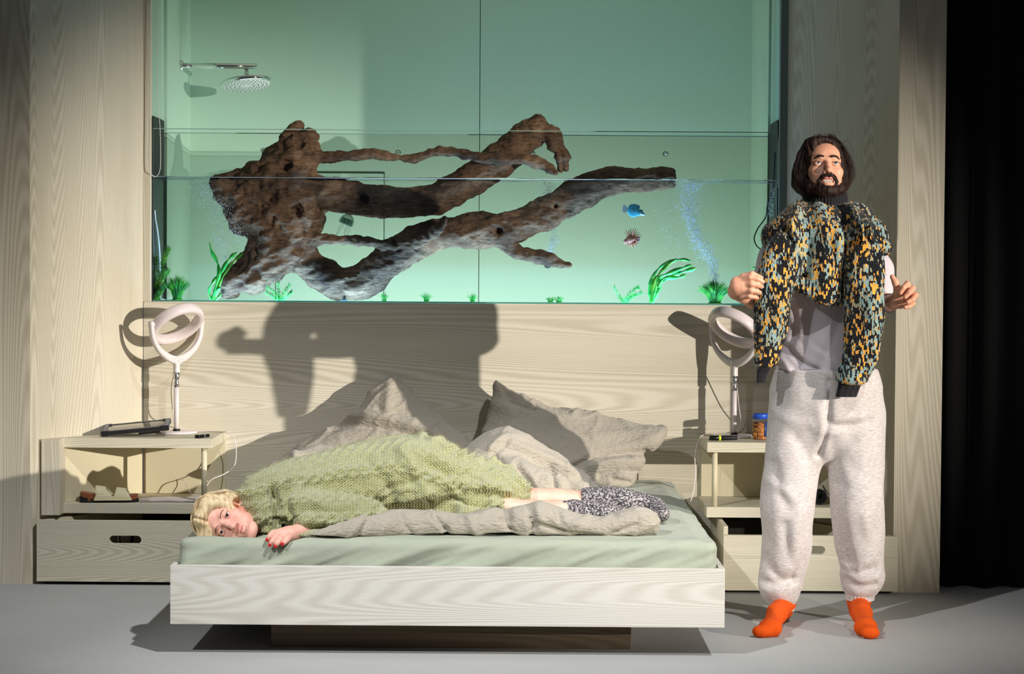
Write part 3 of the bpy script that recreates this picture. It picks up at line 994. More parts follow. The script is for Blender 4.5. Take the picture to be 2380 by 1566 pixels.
pillow('pillow', 'taupe pillow slumped by the jar nightstand, upper edge sloping to a pointed corner',
       [(1146, 886), (1165, 886), (1205, 906), (1260, 930), (1310, 946), (1385, 958), (1460, 973), (1528, 989), (1551, 993), (1545, 1016), (1524, 1042), (1497, 1054), (1500, 1084), (1482, 1106), (1470, 1126), (1430, 1136), (1330, 1128), (1200, 1112), (1118, 1090), (1100, 1062), (1112, 1028), (1130, 980), (1142, 930)],
       lambda py: -0.36 + (1130 - py) / 245 * 0.26, 0.10, 0.17,
       [([(1180, 900), (1195, 930), (1240, 945)], 9, -0.030), ([(1150, 940), (1230, 960), (1330, 965)], 16, 0.018), ([(1500, 1048), (1440, 1045), (1380, 1052), (1330, 1078)], 7, -0.022),
        ([(1495, 1066), (1430, 1062), (1370, 1075)], 9, 0.02), ([(1480, 1090), (1430, 1085), (1390, 1096)], 7, -0.016), ([(1460, 1112), (1420, 1105)], 6, -0.014),
        ([(1200, 1010), (1260, 1040), (1300, 1080)], 10, -0.015), ([(1380, 1010), (1450, 1000), (1530, 1000)], 10, 0.010)], 11)

def duvet():
    S = SDF((-0.95, -2.10, MZ - .012), (0.50, -0.40, 0.72), 0.008)
    D = lambda px, py, y: at(px, py, y)
    # mass behind the woman
    S.chain([D(1130, 1085, -.85), D(1180, 1062, -.80), D(1240, 1088, -.78), D(1310, 1116, -.80), D(1385, 1142, -.85)], [.11, .105, .09, .06, .035], 0.05, False, (1, 1.3, 1), 2)
    S.chain([D(1090, 1120, -1.0), D(1200, 1125, -1.0), D(1300, 1135, -1.05)], [.08, .08, .05], 0.05)
    S.chain([D(690, 1075, -.95), D(740, 1070, -.9), D(800, 1090, -.95)], [.05, .05, .07], 0.04)
    S.chain([(-.77, -.93, .50), (-.74, -.95, MZ + .04), (-.52, -1.05, MZ + .02)], [.06, .07, .05], 0.04)
    # flattened bed under her
    S.chain([D(760, 1190, -1.6), D(1000, 1190, -1.55), D(1250, 1190, -1.5), D(1420, 1195, -1.6)], [.07, .07, .06, .04], 0.05, False, (1, 2.2, 1))
    # thick rolled edge along the foot end
    S.chain([D(715, 1246, -2.052), D(765, 1238, -2.044), D(830, 1228, -2.0), D(900, 1221, -1.95), D(980, 1219, -1.93), D(1060, 1224, -1.935), D(1130, 1222, -1.93), D(1190, 1216, -1.92), D(1260, 1208, -1.92), D(1320, 1218, -1.92), D(1390, 1228, -1.93), D(1450, 1222, -1.93), D(1500, 1214, -1.92), D(1524, 1232, -1.93)],
            [.012, .026, .042, .050, .052, .045, .050, .055, .058, .050, .038, .045, .045, .018], 0.02, False, (1, 1.2, 1), 3)
    S.cut(lambda X, Y, Z: MZ - Z + 0 * X + 0 * Y)
    # the woman presses her own shape into it; a thin layer stays under her
    B = SDF((-0.95, -2.10, MZ - .012), (0.50, -0.40, 0.72), 0.008)
    sweater_field(B); leg_field(B)
    for pts, rs, sd in SOCKS: B.chain(np.array([wp(*p) for p in pts]), rs, .012, False, (1, 1, 1), 3)
    X, Y, Z = S.grid((slice(None),) * 3)
    carve = -(B.D + .004)
    floor_ = np.where(Y > -1.85, MZ + .018, MZ - .05) - Z
    S.D = np.maximum(S.D, np.minimum(carve, -floor_ + 0 * X)).astype(np.float32)
    # the layer she lies on joins the rolled edge to the heap behind her
    slab = np.maximum(np.maximum(np.abs(X + .16) - .46, np.abs(Y + 1.36) - .56), Z - (MZ + .018))
    S.D = np.maximum(np.minimum(S.D, slab), MZ - Z).astype(np.float32)
    V, Q = biggest(*S.mesh())
    V = relax(V, Q, 2)
    N = normals(V, Q)
    V = fold(V, N, -1.95, [([(1010, 1190), (1035, 1225), (1040, 1250)], 6, -0.022), ([(1230, 1195), (1238, 1225), (1232, 1250)], 6, -0.025), ([(1165, 1200), (1190, 1235)], 6, -0.016),
                            ([(860, 1200), (840, 1240)], 6, -0.012), ([(1250, 1215), (1330, 1240), (1400, 1245)], 7, -0.016), ([(1280, 1200), (1340, 1215)], 5, 0.012), ([(1420, 1240), (1480, 1215)], 6, -0.014),
                            ([(930, 1190), (960, 1245)], 7, -0.012), ([(1090, 1200), (1110, 1245)], 9, 0.010)])
    V = fold(V, N, -0.9, [([(1150, 1055), (1170, 1080), (1185, 1130)], 7, -0.03), ([(1190, 1030), (1260, 1060), (1330, 1100)], 9, 0.02), ([(1200, 1075), (1230, 1110), (1240, 1150)], 7, -0.022),
                           ([(1280, 1085), (1290, 1130)], 6, -0.018), ([(1330, 1105), (1400, 1120)], 6, -0.015), ([(1225, 1020), (1180, 1015), (1140, 1040)], 8, 0.018)])
    q = np.stack([V[:, 0] * 8 + V[:, 2] * 4, V[:, 1] * 8, V[:, 2] * 14 - V[:, 0] * 7], 1)
    V = V + N * creases(V, 21)[:, None]
    V[:, 2] = np.maximum(V[:, 2], MZ - .002)
    tag(raw_obj('duvet', V, Q, M['linen']), 'crumpled taupe duvet rolled along the mattress edge under the lying woman', 'duvet')

# ---------------------------------------------------------------- ring lamps on the nightstands
M['lens'] = plain('milky_lens', srgb(240, 226, 224), 0.18)
M['black_gloss'] = plain('black_gloss', srgb(14, 14, 15), 0.25)

def ring_lamp(label, base, yaw, tilt, sgn):
    t = thing('ring_lamp', label, 'lamp', base, 'ring lamps on the nightstands')
    b = np.array(base, float)
    lathe('base', [(0.0, 0.0), (0.086, 0.0), (0.088, 0.002), (0.088, 0.005), (0.084, 0.008), (0.0, 0.009)], M['white'], t, b, 40)
    lathe('foot_collar', [(0.016, 0.009), (0.016, 0.014), (0.0135, 0.018), (0.0, 0.018)], M['black_gloss'], t, b, 24)
    pole_top = 0.195
    lathe('pole', [(0.0105, 0.016), (0.0105, pole_top), (0, pole_top)], M['white'], t, b, 24)
    lathe('height_clamp', [(0.0112, pole_top), (0.0112, pole_top + 0.022), (0.0085, pole_top + 0.026), (0.0085, pole_top + 0.032), (0.013, pole_top + 0.036), (0.0135, pole_top + 0.062), (0, pole_top + 0.062)], M['steel'], t, b, 24)
    zc = 0.262      # neck of the fork
    RZ = Matrix.Rotation(yaw, 3, 'Z')
    loc = lambda x, y, z: np.array(RZ @ Vector((x, y, z))) + b
    # fork: neck and two arms
    arm_r, hub = 0.132, 0.462
    V, Fc = [], []
    def strap(pts, wids, depth):
        base_i = len(V)
        P = cr(pts, 8); Wd = cr(np.array(wids)[:, None], 8)[:, 0]
        T = np.gradient(P, axis=0); T /= np.linalg.norm(T, axis=1)[:, None]
        for i, p in enumerate(P):
            n = np.array([-T[i][1], T[i][0]])
            for k in range(12):
                a = 2 * math.pi * k / 12
                ca, sa = math.cos(a), math.sin(a)
                ca, sa = math.copysign(abs(ca) ** .6, ca), math.copysign(abs(sa) ** .6, sa)
                q = p + n * ca * Wd[i] / 2
                V.append(loc(q[0], sa * depth / 2, q[1]))
        for i in range(len(P) - 1):
            for k in range(12):
                a_, b_ = base_i + i * 12 + k, base_i + i * 12 + (k + 1) % 12
                Fc.append((a_, b_, b_ + 12, a_ + 12))
        Fc.append(tuple(base_i + k for k in range(11, -1, -1)))
        Fc.append(tuple(base_i + (len(P) - 1) * 12 + k for k in range(12)))
    strap([(0, zc - 0.005), (0, zc + 0.03), (0, zc + 0.06)], [0.026, 0.026, 0.06], 0.026)
    for s_ in (-1, 1):
        strap([(0, zc + 0.045), (s_ * 0.045, zc + 0.060), (s_ * 0.095, zc + 0.095), (s_ * 0.126, zc + 0.145), (s_ * (arm_r + 0.004), hub + 0.012)], [0.036, 0.032, 0.024, 0.020, 0.020], 0.024)
    raw_obj('fork', np.array(V), Fc, M['white'], t)
    for s_ in (-1, 1):
        c = loc(s_ * (arm_r - 0.006), 0, hub)
        ax = loc(s_ * (arm_r - 0.018), 0, hub)
        tube('pivot', [c, ax], 0.008, M['white'], t, 14)
    # ring: fat rounded band, tilted about the pivots
    RT = RZ @ Matrix.Rotation(tilt, 3, 'X')
    Vr, Fr = [], []
    n, mseg = 72, 20
    R0 = 0.106
    for i in range(n):
        a = 2 * math.pi * i / n
        for k in range(mseg):
            p = 2 * math.pi * k / mseg
            cp, sp = math.cos(p), math.sin(p)
            cp, sp = math.copysign(abs(cp) ** .75, cp), math.copysign(abs(sp) ** .75, sp)
            r = R0 + 0.016 * cp
            v = RT @ Vector((r * math.cos(a), 0.024 * sp, r * math.sin(a)))
            Vr.append(np.array(v) + b + np.array([0, 0, hub]))
    for i in range(n):
        for k in range(mseg):
            j, l_ = (i + 1) % n, (k + 1) % mseg
            Fr.append((i * mseg + k, i * mseg + l_, j * mseg + l_, j * mseg + k))
    rg = raw_obj('ring', np.array(Vr), Fr, M['lens'], t)
    # small printed marks on the fork: minus, maker's line, plus and the power symbol
    ink = plain('grey_print', srgb(70, 66, 68), 0.6)
    def mark(x, z, w, h):
        p = [loc(x + dx * w / 2, -0.0128, z + dz * h / 2) for dx, dz in ((-1, -1), (1, -1), (1, 1), (-1, 1))]
        q = [loc(x + dx * w / 2, -0.0120, z + dz * h / 2) for dx, dz in ((-1, -1), (1, -1), (1, 1), (-1, 1))]
        raw_obj('print', np.array(p + q), [(0, 1, 2, 3), (4, 7, 6, 5), (0, 4, 5, 1), (1, 5, 6, 2), (2, 6, 7, 3), (3, 7, 4, 0)], ink, t, False)
    mark(-0.020, zc + 0.053, 0.004, 0.0012); mark(0.0, zc + 0.054, 0.012, 0.0018); mark(0.020, zc + 0.053, 0.004, 0.0012)
    cpt = [loc(0.0028 * math.cos(a), -0.0128, zc + 0.042 + 0.004 * math.sin(a)) for a in np.linspace(0, 2 * math.pi, 17)]
    tube('print', cpt, 0.0004, ink, t, 6)
    # cable: from the fork neck down the pole, over the table edge
    return t, loc

lb = at(411, 1004, -0.115); lb[2] = 0.587
rb = at(1706, 1014, -0.125); rb[2] = 0.587
ring_lamp('white ring lamp with tilted ring beside the black tablet', (float(lb[0]), -0.125, 0.587), math.radians(48), math.radians(50), 1)
ring_lamp('white ring lamp with tilted ring beside the blue lidded jar', (float(rb[0]), -0.125, 0.587), math.radians(-48), math.radians(50), -1)

def cable(label, pts, r=0.0021, mat=None):
    P = cr(pts, 8)
    on = (P[:, 0] < -1.253) | (P[:, 0] > 0.779)          # rests on table top and shelf, never in them
    for top_, back in ((.586, .02), (.318, .02)):
        m_ = on & (P[:, 2] > top_ - back) & (P[:, 2] < top_ + r)
        P[m_, 2] = top_ + r - .0002
    o = tube('power_cable', P, r, mat or M['white'], None, 8)
    tag(o, label, 'cable', 'white lamp cables')
cable('white lamp cable looping over the edge of the tablet nightstand', [at(408, 858, -.112), at(398, 900, -.09), at(402, 960, -.09), at(408, 988, -.026), (-1.40, -.020, .5885), (-1.33, -.030, .5885), (-1.268, -.07, .5885), (-1.252, -.085, .5885), at(530, 1005, -.10), at(545, 1022, -.12), at(549, 1055, -.14), at(543, 1085, -.16), at(520, 1102, -.18), at(494, 1113, -.2), at(480, 1130, -.2), (-1.318, -.20, .334), (-1.34, -.19, .3206), (-1.38, -.165, .3206)])
cable('white lamp cable dropping from the jar nightstand beside the bed', [at(1709, 868, -.112), at(1717, 940, -.07), at(1720, 992, -.022), (0.89, -.020, .5885), (0.82, -.030, .5885), (0.785, -.10, .5885), (0.7755, -.15, .5875), at(1622, 1028, -.2), at(1615, 1060, -.22), at(1616, 1100, -.22), at(1612, 1140, -.24), at(1605, 1165, -.25)])

# ---------------------------------------------------------------- things on the nightstands
def rot_box(name, c, size, rz, rx, ry, mat, parent, bevel=0.004):
    Rm = Matrix.Rotation(rz, 3, 'Z') @ Matrix.Rotation(ry, 3, 'Y') @ Matrix.Rotation(rx, 3, 'X')
    bm = bmesh.new()
    bmesh.ops.create_cube(bm, size=1.0)
    for v in bm.verts: v.co = Vector((v.co.x * size[0], v.co.y * size[1], v.co.z * size[2]))
    bmesh.ops.bevel(bm, geom=list(bm.edges), offset=bevel, segments=3, affect='EDGES', profile=0.6)
    bmesh.ops.recalc_face_normals(bm, faces=bm.faces)
    for v in bm.verts: v.co = Rm @ v.co + Vector(c)
    return bm_obj(name, bm, mat, parent, True)

# rugged tablet leaning on its kickstand
ta = at(316, 1003, -0.26)
tab = thing('tablet', 'rugged black tablet case lying tilted on the nightstand', 'tablet', (float(ta[0]), -0.26, 0.587))
TR = dict(rz=math.radians(6), rx=math.radians(5), ry=math.radians(-5.5))
tz = 0.587
cx, cy = float(ta[0]), -0.25
TRM = Matrix.Rotation(TR['rz'], 3, 'Z') @ Matrix.Rotation(TR['ry'], 3, 'Y') @ Matrix.Rotation(TR['rx'], 3, 'X')
tl = lambda x, y, z: tuple(TRM @ Vector((x, y, z)) + Vector((cx, cy, tz + 0.031)))
rot_box('body', tl(0, 0, 0), (0.275, 0.19, 0.016), mat=M['black_soft'], parent=tab, bevel=0.006, **TR)
rot_box('screen', tl(0, 0, 0.0085), (0.235, 0.150, 0.001), mat=plain('screen_glass', srgb(95, 92, 84), 0.12), parent=tab, bevel=0.0004, **TR)
for sx in (-1, 1):
    rot_box('bezel', tl(sx * 0.127, 0, 0.008), (0.020, 0.188, 0.009), mat=M['black_soft'], parent=tab, bevel=0.003, **TR)
    rot_box('bezel', tl(0, sx * 0.085, 0.007), (0.25, 0.020, 0.006), mat=M['black_soft'], parent=tab, bevel=0.002, **TR)
    for sy in (-1, 1):
        rot_box('corner_bumper', tl(sx * 0.122, sy * 0.082, 0.001), (0.036, 0.032, 0.024), mat=M['black_soft'], parent=tab, bevel=0.007, **TR)
rot_box('kickstand', tl(0.055, -0.03, -0.016), (0.09, 0.05, 0.014), mat=M['black'], parent=tab, bevel=0.005, **TR)

rm = at(470, 1012, -0.36)
t = thing('remote_control', 'small black and grey remote beside the tablet lamp', 'remote', (float(rm[0]), -0.35, 0.5865))
rot_box('body', (rm[0], -0.36, 0.5935), (0.024, 0.075, 0.0135), math.radians(-28), 0, 0, M['black_gloss'], t, 0.004)
rot_box('band', (rm[0] + 0.002, -0.356, 0.5938), (0.0246, 0.010, 0.0139), math.radians(-28), 0, 0, M['steel'], t, 0.003)
for k in range(4):
    for j in (-1, 1):
        q = Matrix.Rotation(math.radians(-28), 3, 'Z') @ Vector((j * 0.005, 0.006 + k * 0.008, 0))
        lathe('button', [(0.0022, 0.6), (0.0022, 0.6015), (0, 0.6018)], M['steel'], t, (rm[0] + q.x, -0.36 + q.y, 0), 10)

# pen shaped marker with a yellow band
mk = at(1682, 1023, -0.33)
t = thing('flash_light', 'slim black flashlight with a yellow band lying on the nightstand', 'flashlight', (float(mk[0]), -0.33, 0.5865))
axis = Matrix.Rotation(math.radians(8), 3, 'Z') @ Matrix.Rotation(math.radians(90), 3, 'Y')
cc = np.array([mk[0], -0.33, 0.5975])
def along(a, b_, r0, r1, name, mat):
    lathe(name, [(r0 * .9, a), (r0, a + .002), (r1, b_ - .002), (r1 * .9, b_)], mat, t, cc, 20, axis)
along(-.060, -.022, .0100, .0108, 'head', M['black_gloss']); along(-.022, -.013, .0110, .0110, 'yellow_band', plain('neon_yellow', srgb(225, 240, 30), 0.4)); along(-.013, .058, .0100, .0085, 'barrel', M['black'])
for k in range(5):
    rot_box('button', tuple(np.array(axis @ Vector((-0.0095, 0.0, 0.0 + k * .008))) + cc), (0.004, 0.006, 0.003), math.radians(8), 0, 0, M['black_gloss'], t, 0.001)

# jar of orange crumbs with blue lid
jc = at(1767, 1018, -0.25)
t = thing('jar', 'clear jar of orange crumbs with a blue screw lid and printed label', 'jar', (float(jc[0]), -0.25, 0.5865))
jb = np.array([jc[0], -0.25, 0.5865])
crumb = NT('orange_crumbs'); oo = crumb.obj()
vo = crumb.n('TexVoronoi'); vo.inputs['Scale'].default_value = 420; crumb.l(oo, vo.inputs['Vector'])
crumb.col(crumb.ramp(vo.outputs['Color'], [(0.2, srgb(150, 70, 25)), (0.5, srgb(222, 128, 60)), (0.85, srgb(240, 190, 120))])); crumb.set(Roughness=0.8)
crumb.bump(vo.outputs['Distance'], 0.8, 0.003)
lathe('crumbs', [(0, 0.002), (0.029, 0.002), (0.031, 0.005), (0.031, 0.066), (0.027, 0.070), (0, 0.071)], crumb.m, t, jb, 32)
lathe('body', [(0.031, 0.0), (0.0335, 0.004), (0.0335, 0.078), (0.029, 0.085), (0.029, 0.090)], M['glass'], t, jb, 32)
lathe('lid', [(0.0, 0.086), (0.0335, 0.086), (0.0335, 0.104), (0.031, 0.108), (0, 0.108)], plain('blue_lid', srgb(40, 90, 205), 0.4), t, jb, 40)
# wrap around label: dark red and brown panel with pale round motif
lt = NT('jar_label'); lo_ = lt.obj()
ln = lt.noise(lo_, 60, 3, 0.6)
lt.col(lt.ramp(ln, [(0.4, srgb(70, 30, 28)), (0.5, srgb(120, 60, 35)), (0.56, srgb(205, 150, 70)), (0.64, srgb(60, 35, 40))], 'CONSTANT')); lt.set(Roughness=0.4)
def arc_label(name, a0, a1, z0, z1, mat, r=0.0342):
    V, Fc = [], []
    n = 14
    for i in range(n + 1):
        a = math.radians(a0 + (a1 - a0) * i / n)
        for rr in (r, r + 0.0004):
            for z in (z0, z1):
                V.append(jb + np.array([rr * math.cos(a), rr * math.sin(a), z]))
    for i in range(n):
        a = i * 4; b_ = a + 4
        Fc += [(a, a + 1, b_ + 1, b_), (a + 2, b_ + 2, b_ + 3, a + 3), (a, b_, b_ + 2, a + 2), (a + 1, a + 3, b_ + 3, b_ + 1)]
    raw_obj(name, np.array(V), Fc, mat, t)
arc_label('label', 150, 245, 0.012, 0.074, lt.m)
arc_label('label', 205, 240, 0.010, 0.030, plain('amber_label', srgb(225, 150, 60), 0.4), 0.0347)
arc_label('label', 295, 330, 0.012, 0.074, plain('blue_label', srgb(40, 70, 130), 0.4))

# sandal on the left shelf
sx, sz = at(252, 1160, -0.36)[0], 0.3185
t = thing('sandal', 'cream two strap cork sandal on the left nightstand shelf', 'shoe', (float(sx), -0.36, sz))
cork = fabric('cork', srgb(120, 66, 34), srgb(160, 98, 58), 180, 0.3, (1, 1, 1), 90)
cream = fabric('cream_leather', srgb(222, 214, 172), srgb(228, 220, 180), 120, 0.15)
def sole(name, z0, z1, grow, mat, top=None):
    prof = cr([(-.115, 0), (-.108, .030), (-.06, .034), (0.0, .032), (.06, .042), (.105, .036), (.122, .005), (.112, -.030), (.06, -.040), (0, -.030), (-.06, -.032), (-.106, -.028)], 5, True)
    a = math.radians(8)
    V, Fc = [], []
    m = len(prof)
    for zi, (z, s_) in enumerate(((z0, 1.0), (z1, 1.0), (z1 + .001, .93))):
        for x, y in prof:
            x_, y_ = x * (s_ if grow == 0 else s_ + grow), y * s_
            lift = 0.020 * max(0, (-x - 0.02) / 0.1) * (zi > 0) + 0.008 * max(0, (x - 0.07) / 0.05) * (zi > 0)
            V.append((sx + x_ * math.cos(a) - y_ * math.sin(a), -0.36 + x_ * math.sin(a) + y_ * math.cos(a), sz + z + lift))
    for zi in range(2):
        for i in range(m):
            j = (i + 1) % m
            Fc.append((zi * m + i, zi * m + j, zi * m + m + j, zi * m + m + i))
    Fc.append(tuple(range(m - 1, -1, -1))); Fc.append(tuple(range(2 * m, 3 * m)))
    return raw_obj(name, np.array(V), Fc, mat, t, False)
sole('outsole', 0.0, 0.007, 0.02, M['black'])
sole('footbed', 0.0072, 0.024, 0, cork)
def strap_arch(x0, x1, h, lab):
    V, Fc = [], []
    n, mm = 24, 6
    a = math.radians(8)
    for i in range(n + 1):
        th = math.pi * i / n
        for j in range(mm + 1):
            f = j / mm
            tp = math.sin(th) ** .8
            a0, a1 = lab[0] + (x0 - lab[0]) * tp, lab[1] + (x1 - lab[1]) * tp
            x = a0 + (a1 - a0) * f
            for rr in (0, 0.003):
                yy = (0.043 + rr) * math.cos(th)
                zz = 0.012 + (h + rr + 0.006 * (1 - f)) * math.sin(th) ** .8
                V.append((sx + x * math.cos(a) - yy * math.sin(a), -0.36 + x * math.sin(a) + yy * math.cos(a), sz + zz))
    k = (mm + 1) * 2
    for i in range(n):
        for j in range(mm):
            p = i * k + j * 2; q = p + k
            Fc += [(p, p + 2, q + 2, q), (p + 1, q + 1, q + 3, p + 3)]
        Fc += [(i * k, i * k + k, i * k + k + 1, i * k + 1), (i * k + k - 2, i * k + k - 1, i * k + 2 * k - 1, i * k + 2 * k - 2)]
    raw_obj('strap', np.array(V), Fc, cream, t)
strap_arch(-0.052, -0.012, 0.048, (-0.050, 0.030))
strap_arch(0.034, 0.072, 0.040, (0.018, 0.098))
raw_obj('side_wall', *(lambda P: (P, [(0, 1, 2, 3), (4, 7, 6, 5), (0, 4, 5, 1), (1, 5, 6, 2), (2, 6, 7, 3), (3, 7, 4, 0)]))(
    np.array([(sx + x, -0.36 + y + x * 0.14, sz + z) for y in (-.0475, -.0445) for x, z in ((-.050, .010), (.100, .010), (.090, .026), (-.044, .030))])), cream, t, False)
for bx, bz in ((-0.030, 0.050), (0.052, 0.044)):
    c = (sx + bx, -0.36 - 0.030 + bx * 0.14, sz + bz)
    rot_box('buckle', c, (0.020, 0.016, 0.003), math.radians(8), math.radians(35), 0, M['steel'], t, 0.001)
    rot_box('buckle_strap', (c[0] + 0.002, c[1] - 0.006, c[2] - 0.006), (0.030, 0.020, 0.004), math.radians(8), math.radians(45), 0, cream, t, 0.0015)

# loose sheets of paper
pap = plain('paper', srgb(222, 214, 210), 0.7)
t = thing('paper_stack', 'loose white paper sheets on the left nightstand shelf', 'paper', (-1.42, -0.27, 0.3185))
for k, (px, rz, w, d) in enumerate(((-1.445, 0.10, 0.25, 0.20), (-1.435, -0.06, 0.235, 0.18), (-1.43, 0.02, 0.22, 0.18))):
    V, Fc = [], []
    n = 14
    Rm = Matrix.Rotation(rz, 3, 'Z')
    for i in range(n + 1):
        for j in range(n + 1):
            u, v = i / n - .5, j / n - .5
            z = 0.0008 + k * 0.0022 + 0.004 * max(0, abs(u) * 2 - .6) * (1 if (k + (u > 0)) % 2 else .3) + 0.001 * math.sin(6 * u + k) ** 2
            p = Rm @ Vector((u * w, v * d, 0))
            for dz in (0, 0.0004): V.append((px + p.x, -0.275 + p.y, 0.3185 + z + dz))
    s_ = (n + 1) * 2
    for i in range(n):
        for j in range(n):
            a = i * s_ + j * 2
            Fc += [(a, a + 2, a + s_ + 2, a + s_), (a + 1, a + s_ + 1, a + s_ + 3, a + 3)]
    for i in range(n):
        a, b_ = i * 2, i * s_
        e, f_ = n * s_ + i * 2, i * s_ + n * 2
        Fc += [(a, a + 1, a + 3, a + 2), (e, e + 2, e + 3, e + 1), (b_, b_ + s_, b_ + s_ + 1, b_ + 1), (f_, f_ + 1, f_ + s_ + 1, f_ + s_)]
    raw_obj('sheet', np.array(V), Fc, pap, t, True)
cable('thin white charging lead lying behind the paper on the shelf', [at(424, 1112, -.04), at(432, 1125, -.05), at(440, 1140, -.08), at(450, 1152, -.12), (-1.335, -.125, .3203), (-1.325, -.122, .3203), (-1.29, -.10, .3203)], 0.0016)

# headphones on the right shelf
hc = at(1902, 1155, -0.30)
t = thing('headphones', 'black over ear headphones on the right nightstand shelf', 'headphones', (float(hc[0]), -0.30, 0.3205))
ya = Matrix.Rotation(math.radians(90), 3, 'X') @ Matrix.Rotation(math.radians(18), 3, 'Y')
for dx, dy in ((0, 0), (-0.045, 0.06)):
    c0 = np.array([hc[0] + dx, -0.30 + dy, 0.3205 + 0.034])
    lathe('ear_cup', [(0, -.014), (0.024, -.014), (0.031, -.006), (0.032, 0.004), (0.030, 0.010), (0, 0.012)], M['black'], t, c0, 28, ya)
    lathe('ear_pad', [(0.012, 0.010), (0.030, 0.011), (0.031, 0.020), (0.024, 0.026), (0.014, 0.024), (0.012, 0.012)], M['black_soft'], t, c0, 28, ya)
tube('headband', cr([(hc[0] - .005, -.29, .3525), (hc[0] - .06, -.30, .3600), (hc[0] - .10, -.27, .352), (hc[0] - .10, -.235, .352), (hc[0] - .05, -.235, .356)], 8), 0.007, M['black'], t, 10)
tube('cord', cr([at(1918, 1140, -.29), at(1910, 1125, -.2), at(1898, 1112, -.12), at(1893, 1105, -.05), (hc[0] - .03, -.03, .47)], 6), 0.0025, M['black'], t, 8)

# two wine glasses standing in the left drawer
gl = plain('wine_glass_mat', (0.9, 0.92, 0.95), 0.05)
M['clear'] = thin_glass('wine_glass', (0.96, 0.96, 0.97), 1.6)
for k, (px, lab) in enumerate(((292, 'stemmed wine glass standing in the open drawer, behind the slot'), (352, 'stemmed wine glass in the open drawer, further along from the slot'))):
    c = np.array([at(px, 1250, -0.40)[0], -0.40, 0.0305])
    t = thing('wine_glass', lab, 'glass', c, 'wine glasses in the drawer')
    lathe('foot', [(0, 0), (0.030, 0), (0.030, 0.002), (0.006, 0.006), (0.0035, 0.012)], M['clear'], t, c, 28)
    lathe('stem', [(0.0035, 0.012), (0.0035, 0.085)], M['clear'], t, c, 14)
    lathe('bowl', [(0.004, 0.085), (0.024, 0.105), (0.034, 0.135), (0.034, 0.165), (0.028, 0.205), (0.027, 0.205), (0.032, 0.165), (0.032, 0.135), (0.022, 0.107), (0.002, 0.088)], M['clear'], t, c, 28)

# ---------------------------------------------------------------- people: shared head
def skin_mat(name, c1, c2, red):
    t = NT(name); o = t.obj()
    n = t.noise(o, 14, 3, 0.55)
    n2 = t.noise(o, 45, 4, 0.6)
    t.col(t.mix(t.math('MULTIPLY', n2, 0.5), t.mix(n, c1, c2), red)); t.set(Roughness=0.5)
    t.b.inputs['Subsurface Weight'].default_value = 0.12
    t.b.inputs['Subsurface Radius'].default_value = (0.012, 0.005, 0.003)
    t.b.inputs['Subsurface Scale'].default_value = 0.5
    t.bump(t.noise(o, 300, 3), 0.12, 0.001)
    return t.m

def hair_mat(name, c1, c2, c3, sc=(90, 90, 12)):
    t = NT(name); o = t.obj()
    n = t.noise(t.map(o, sc), 1.0, 4, 0.65, 0.3)
    t.col(t.ramp(n, [(0.3, c1), (0.5, c2), (0.68, c3)])); t.set(Roughness=0.6)
    t.b.inputs['Specular IOR Level'].default_value = 0.22
    t.bump(n, 0.5, 0.004)
    return t.m

M['skin_m'] = skin_mat('skin_tan', srgb(222, 168, 136), srgb(212, 154, 122), srgb(196, 124, 98))
M['skin_w'] = skin_mat('skin_pink', srgb(238, 186, 166), srgb(232, 174, 152), srgb(226, 150, 130))
M['lip_m'] = plain('lip_man', srgb(196, 122, 108), 0.45)
M['lip_w'] = plain('lip_woman', srgb(206, 128, 114), 0.5)
M['hair_m'] = hair_mat('hair_brown', srgb(28, 18, 14), srgb(44, 29, 22), srgb(66, 44, 32))
M['hair_w'] = hair_mat('hair_blonde', srgb(170, 140, 100), srgb(222, 196, 152), srgb(240, 222, 186), (90, 90, 14))
M['eye_white'] = plain('eye_white', srgb(228, 218, 212), 0.15)
M['iris'] = plain('iris_blue_grey', srgb(98, 110, 116), 0.1)
M['pupil'] = plain('pupil', srgb(10, 10, 10), 0.1)
M['teeth'] = plain('teeth', srgb(236, 226, 210), 0.25)
M['mouth'] = plain('mouth_inside', srgb(92, 38, 36), 0.5)

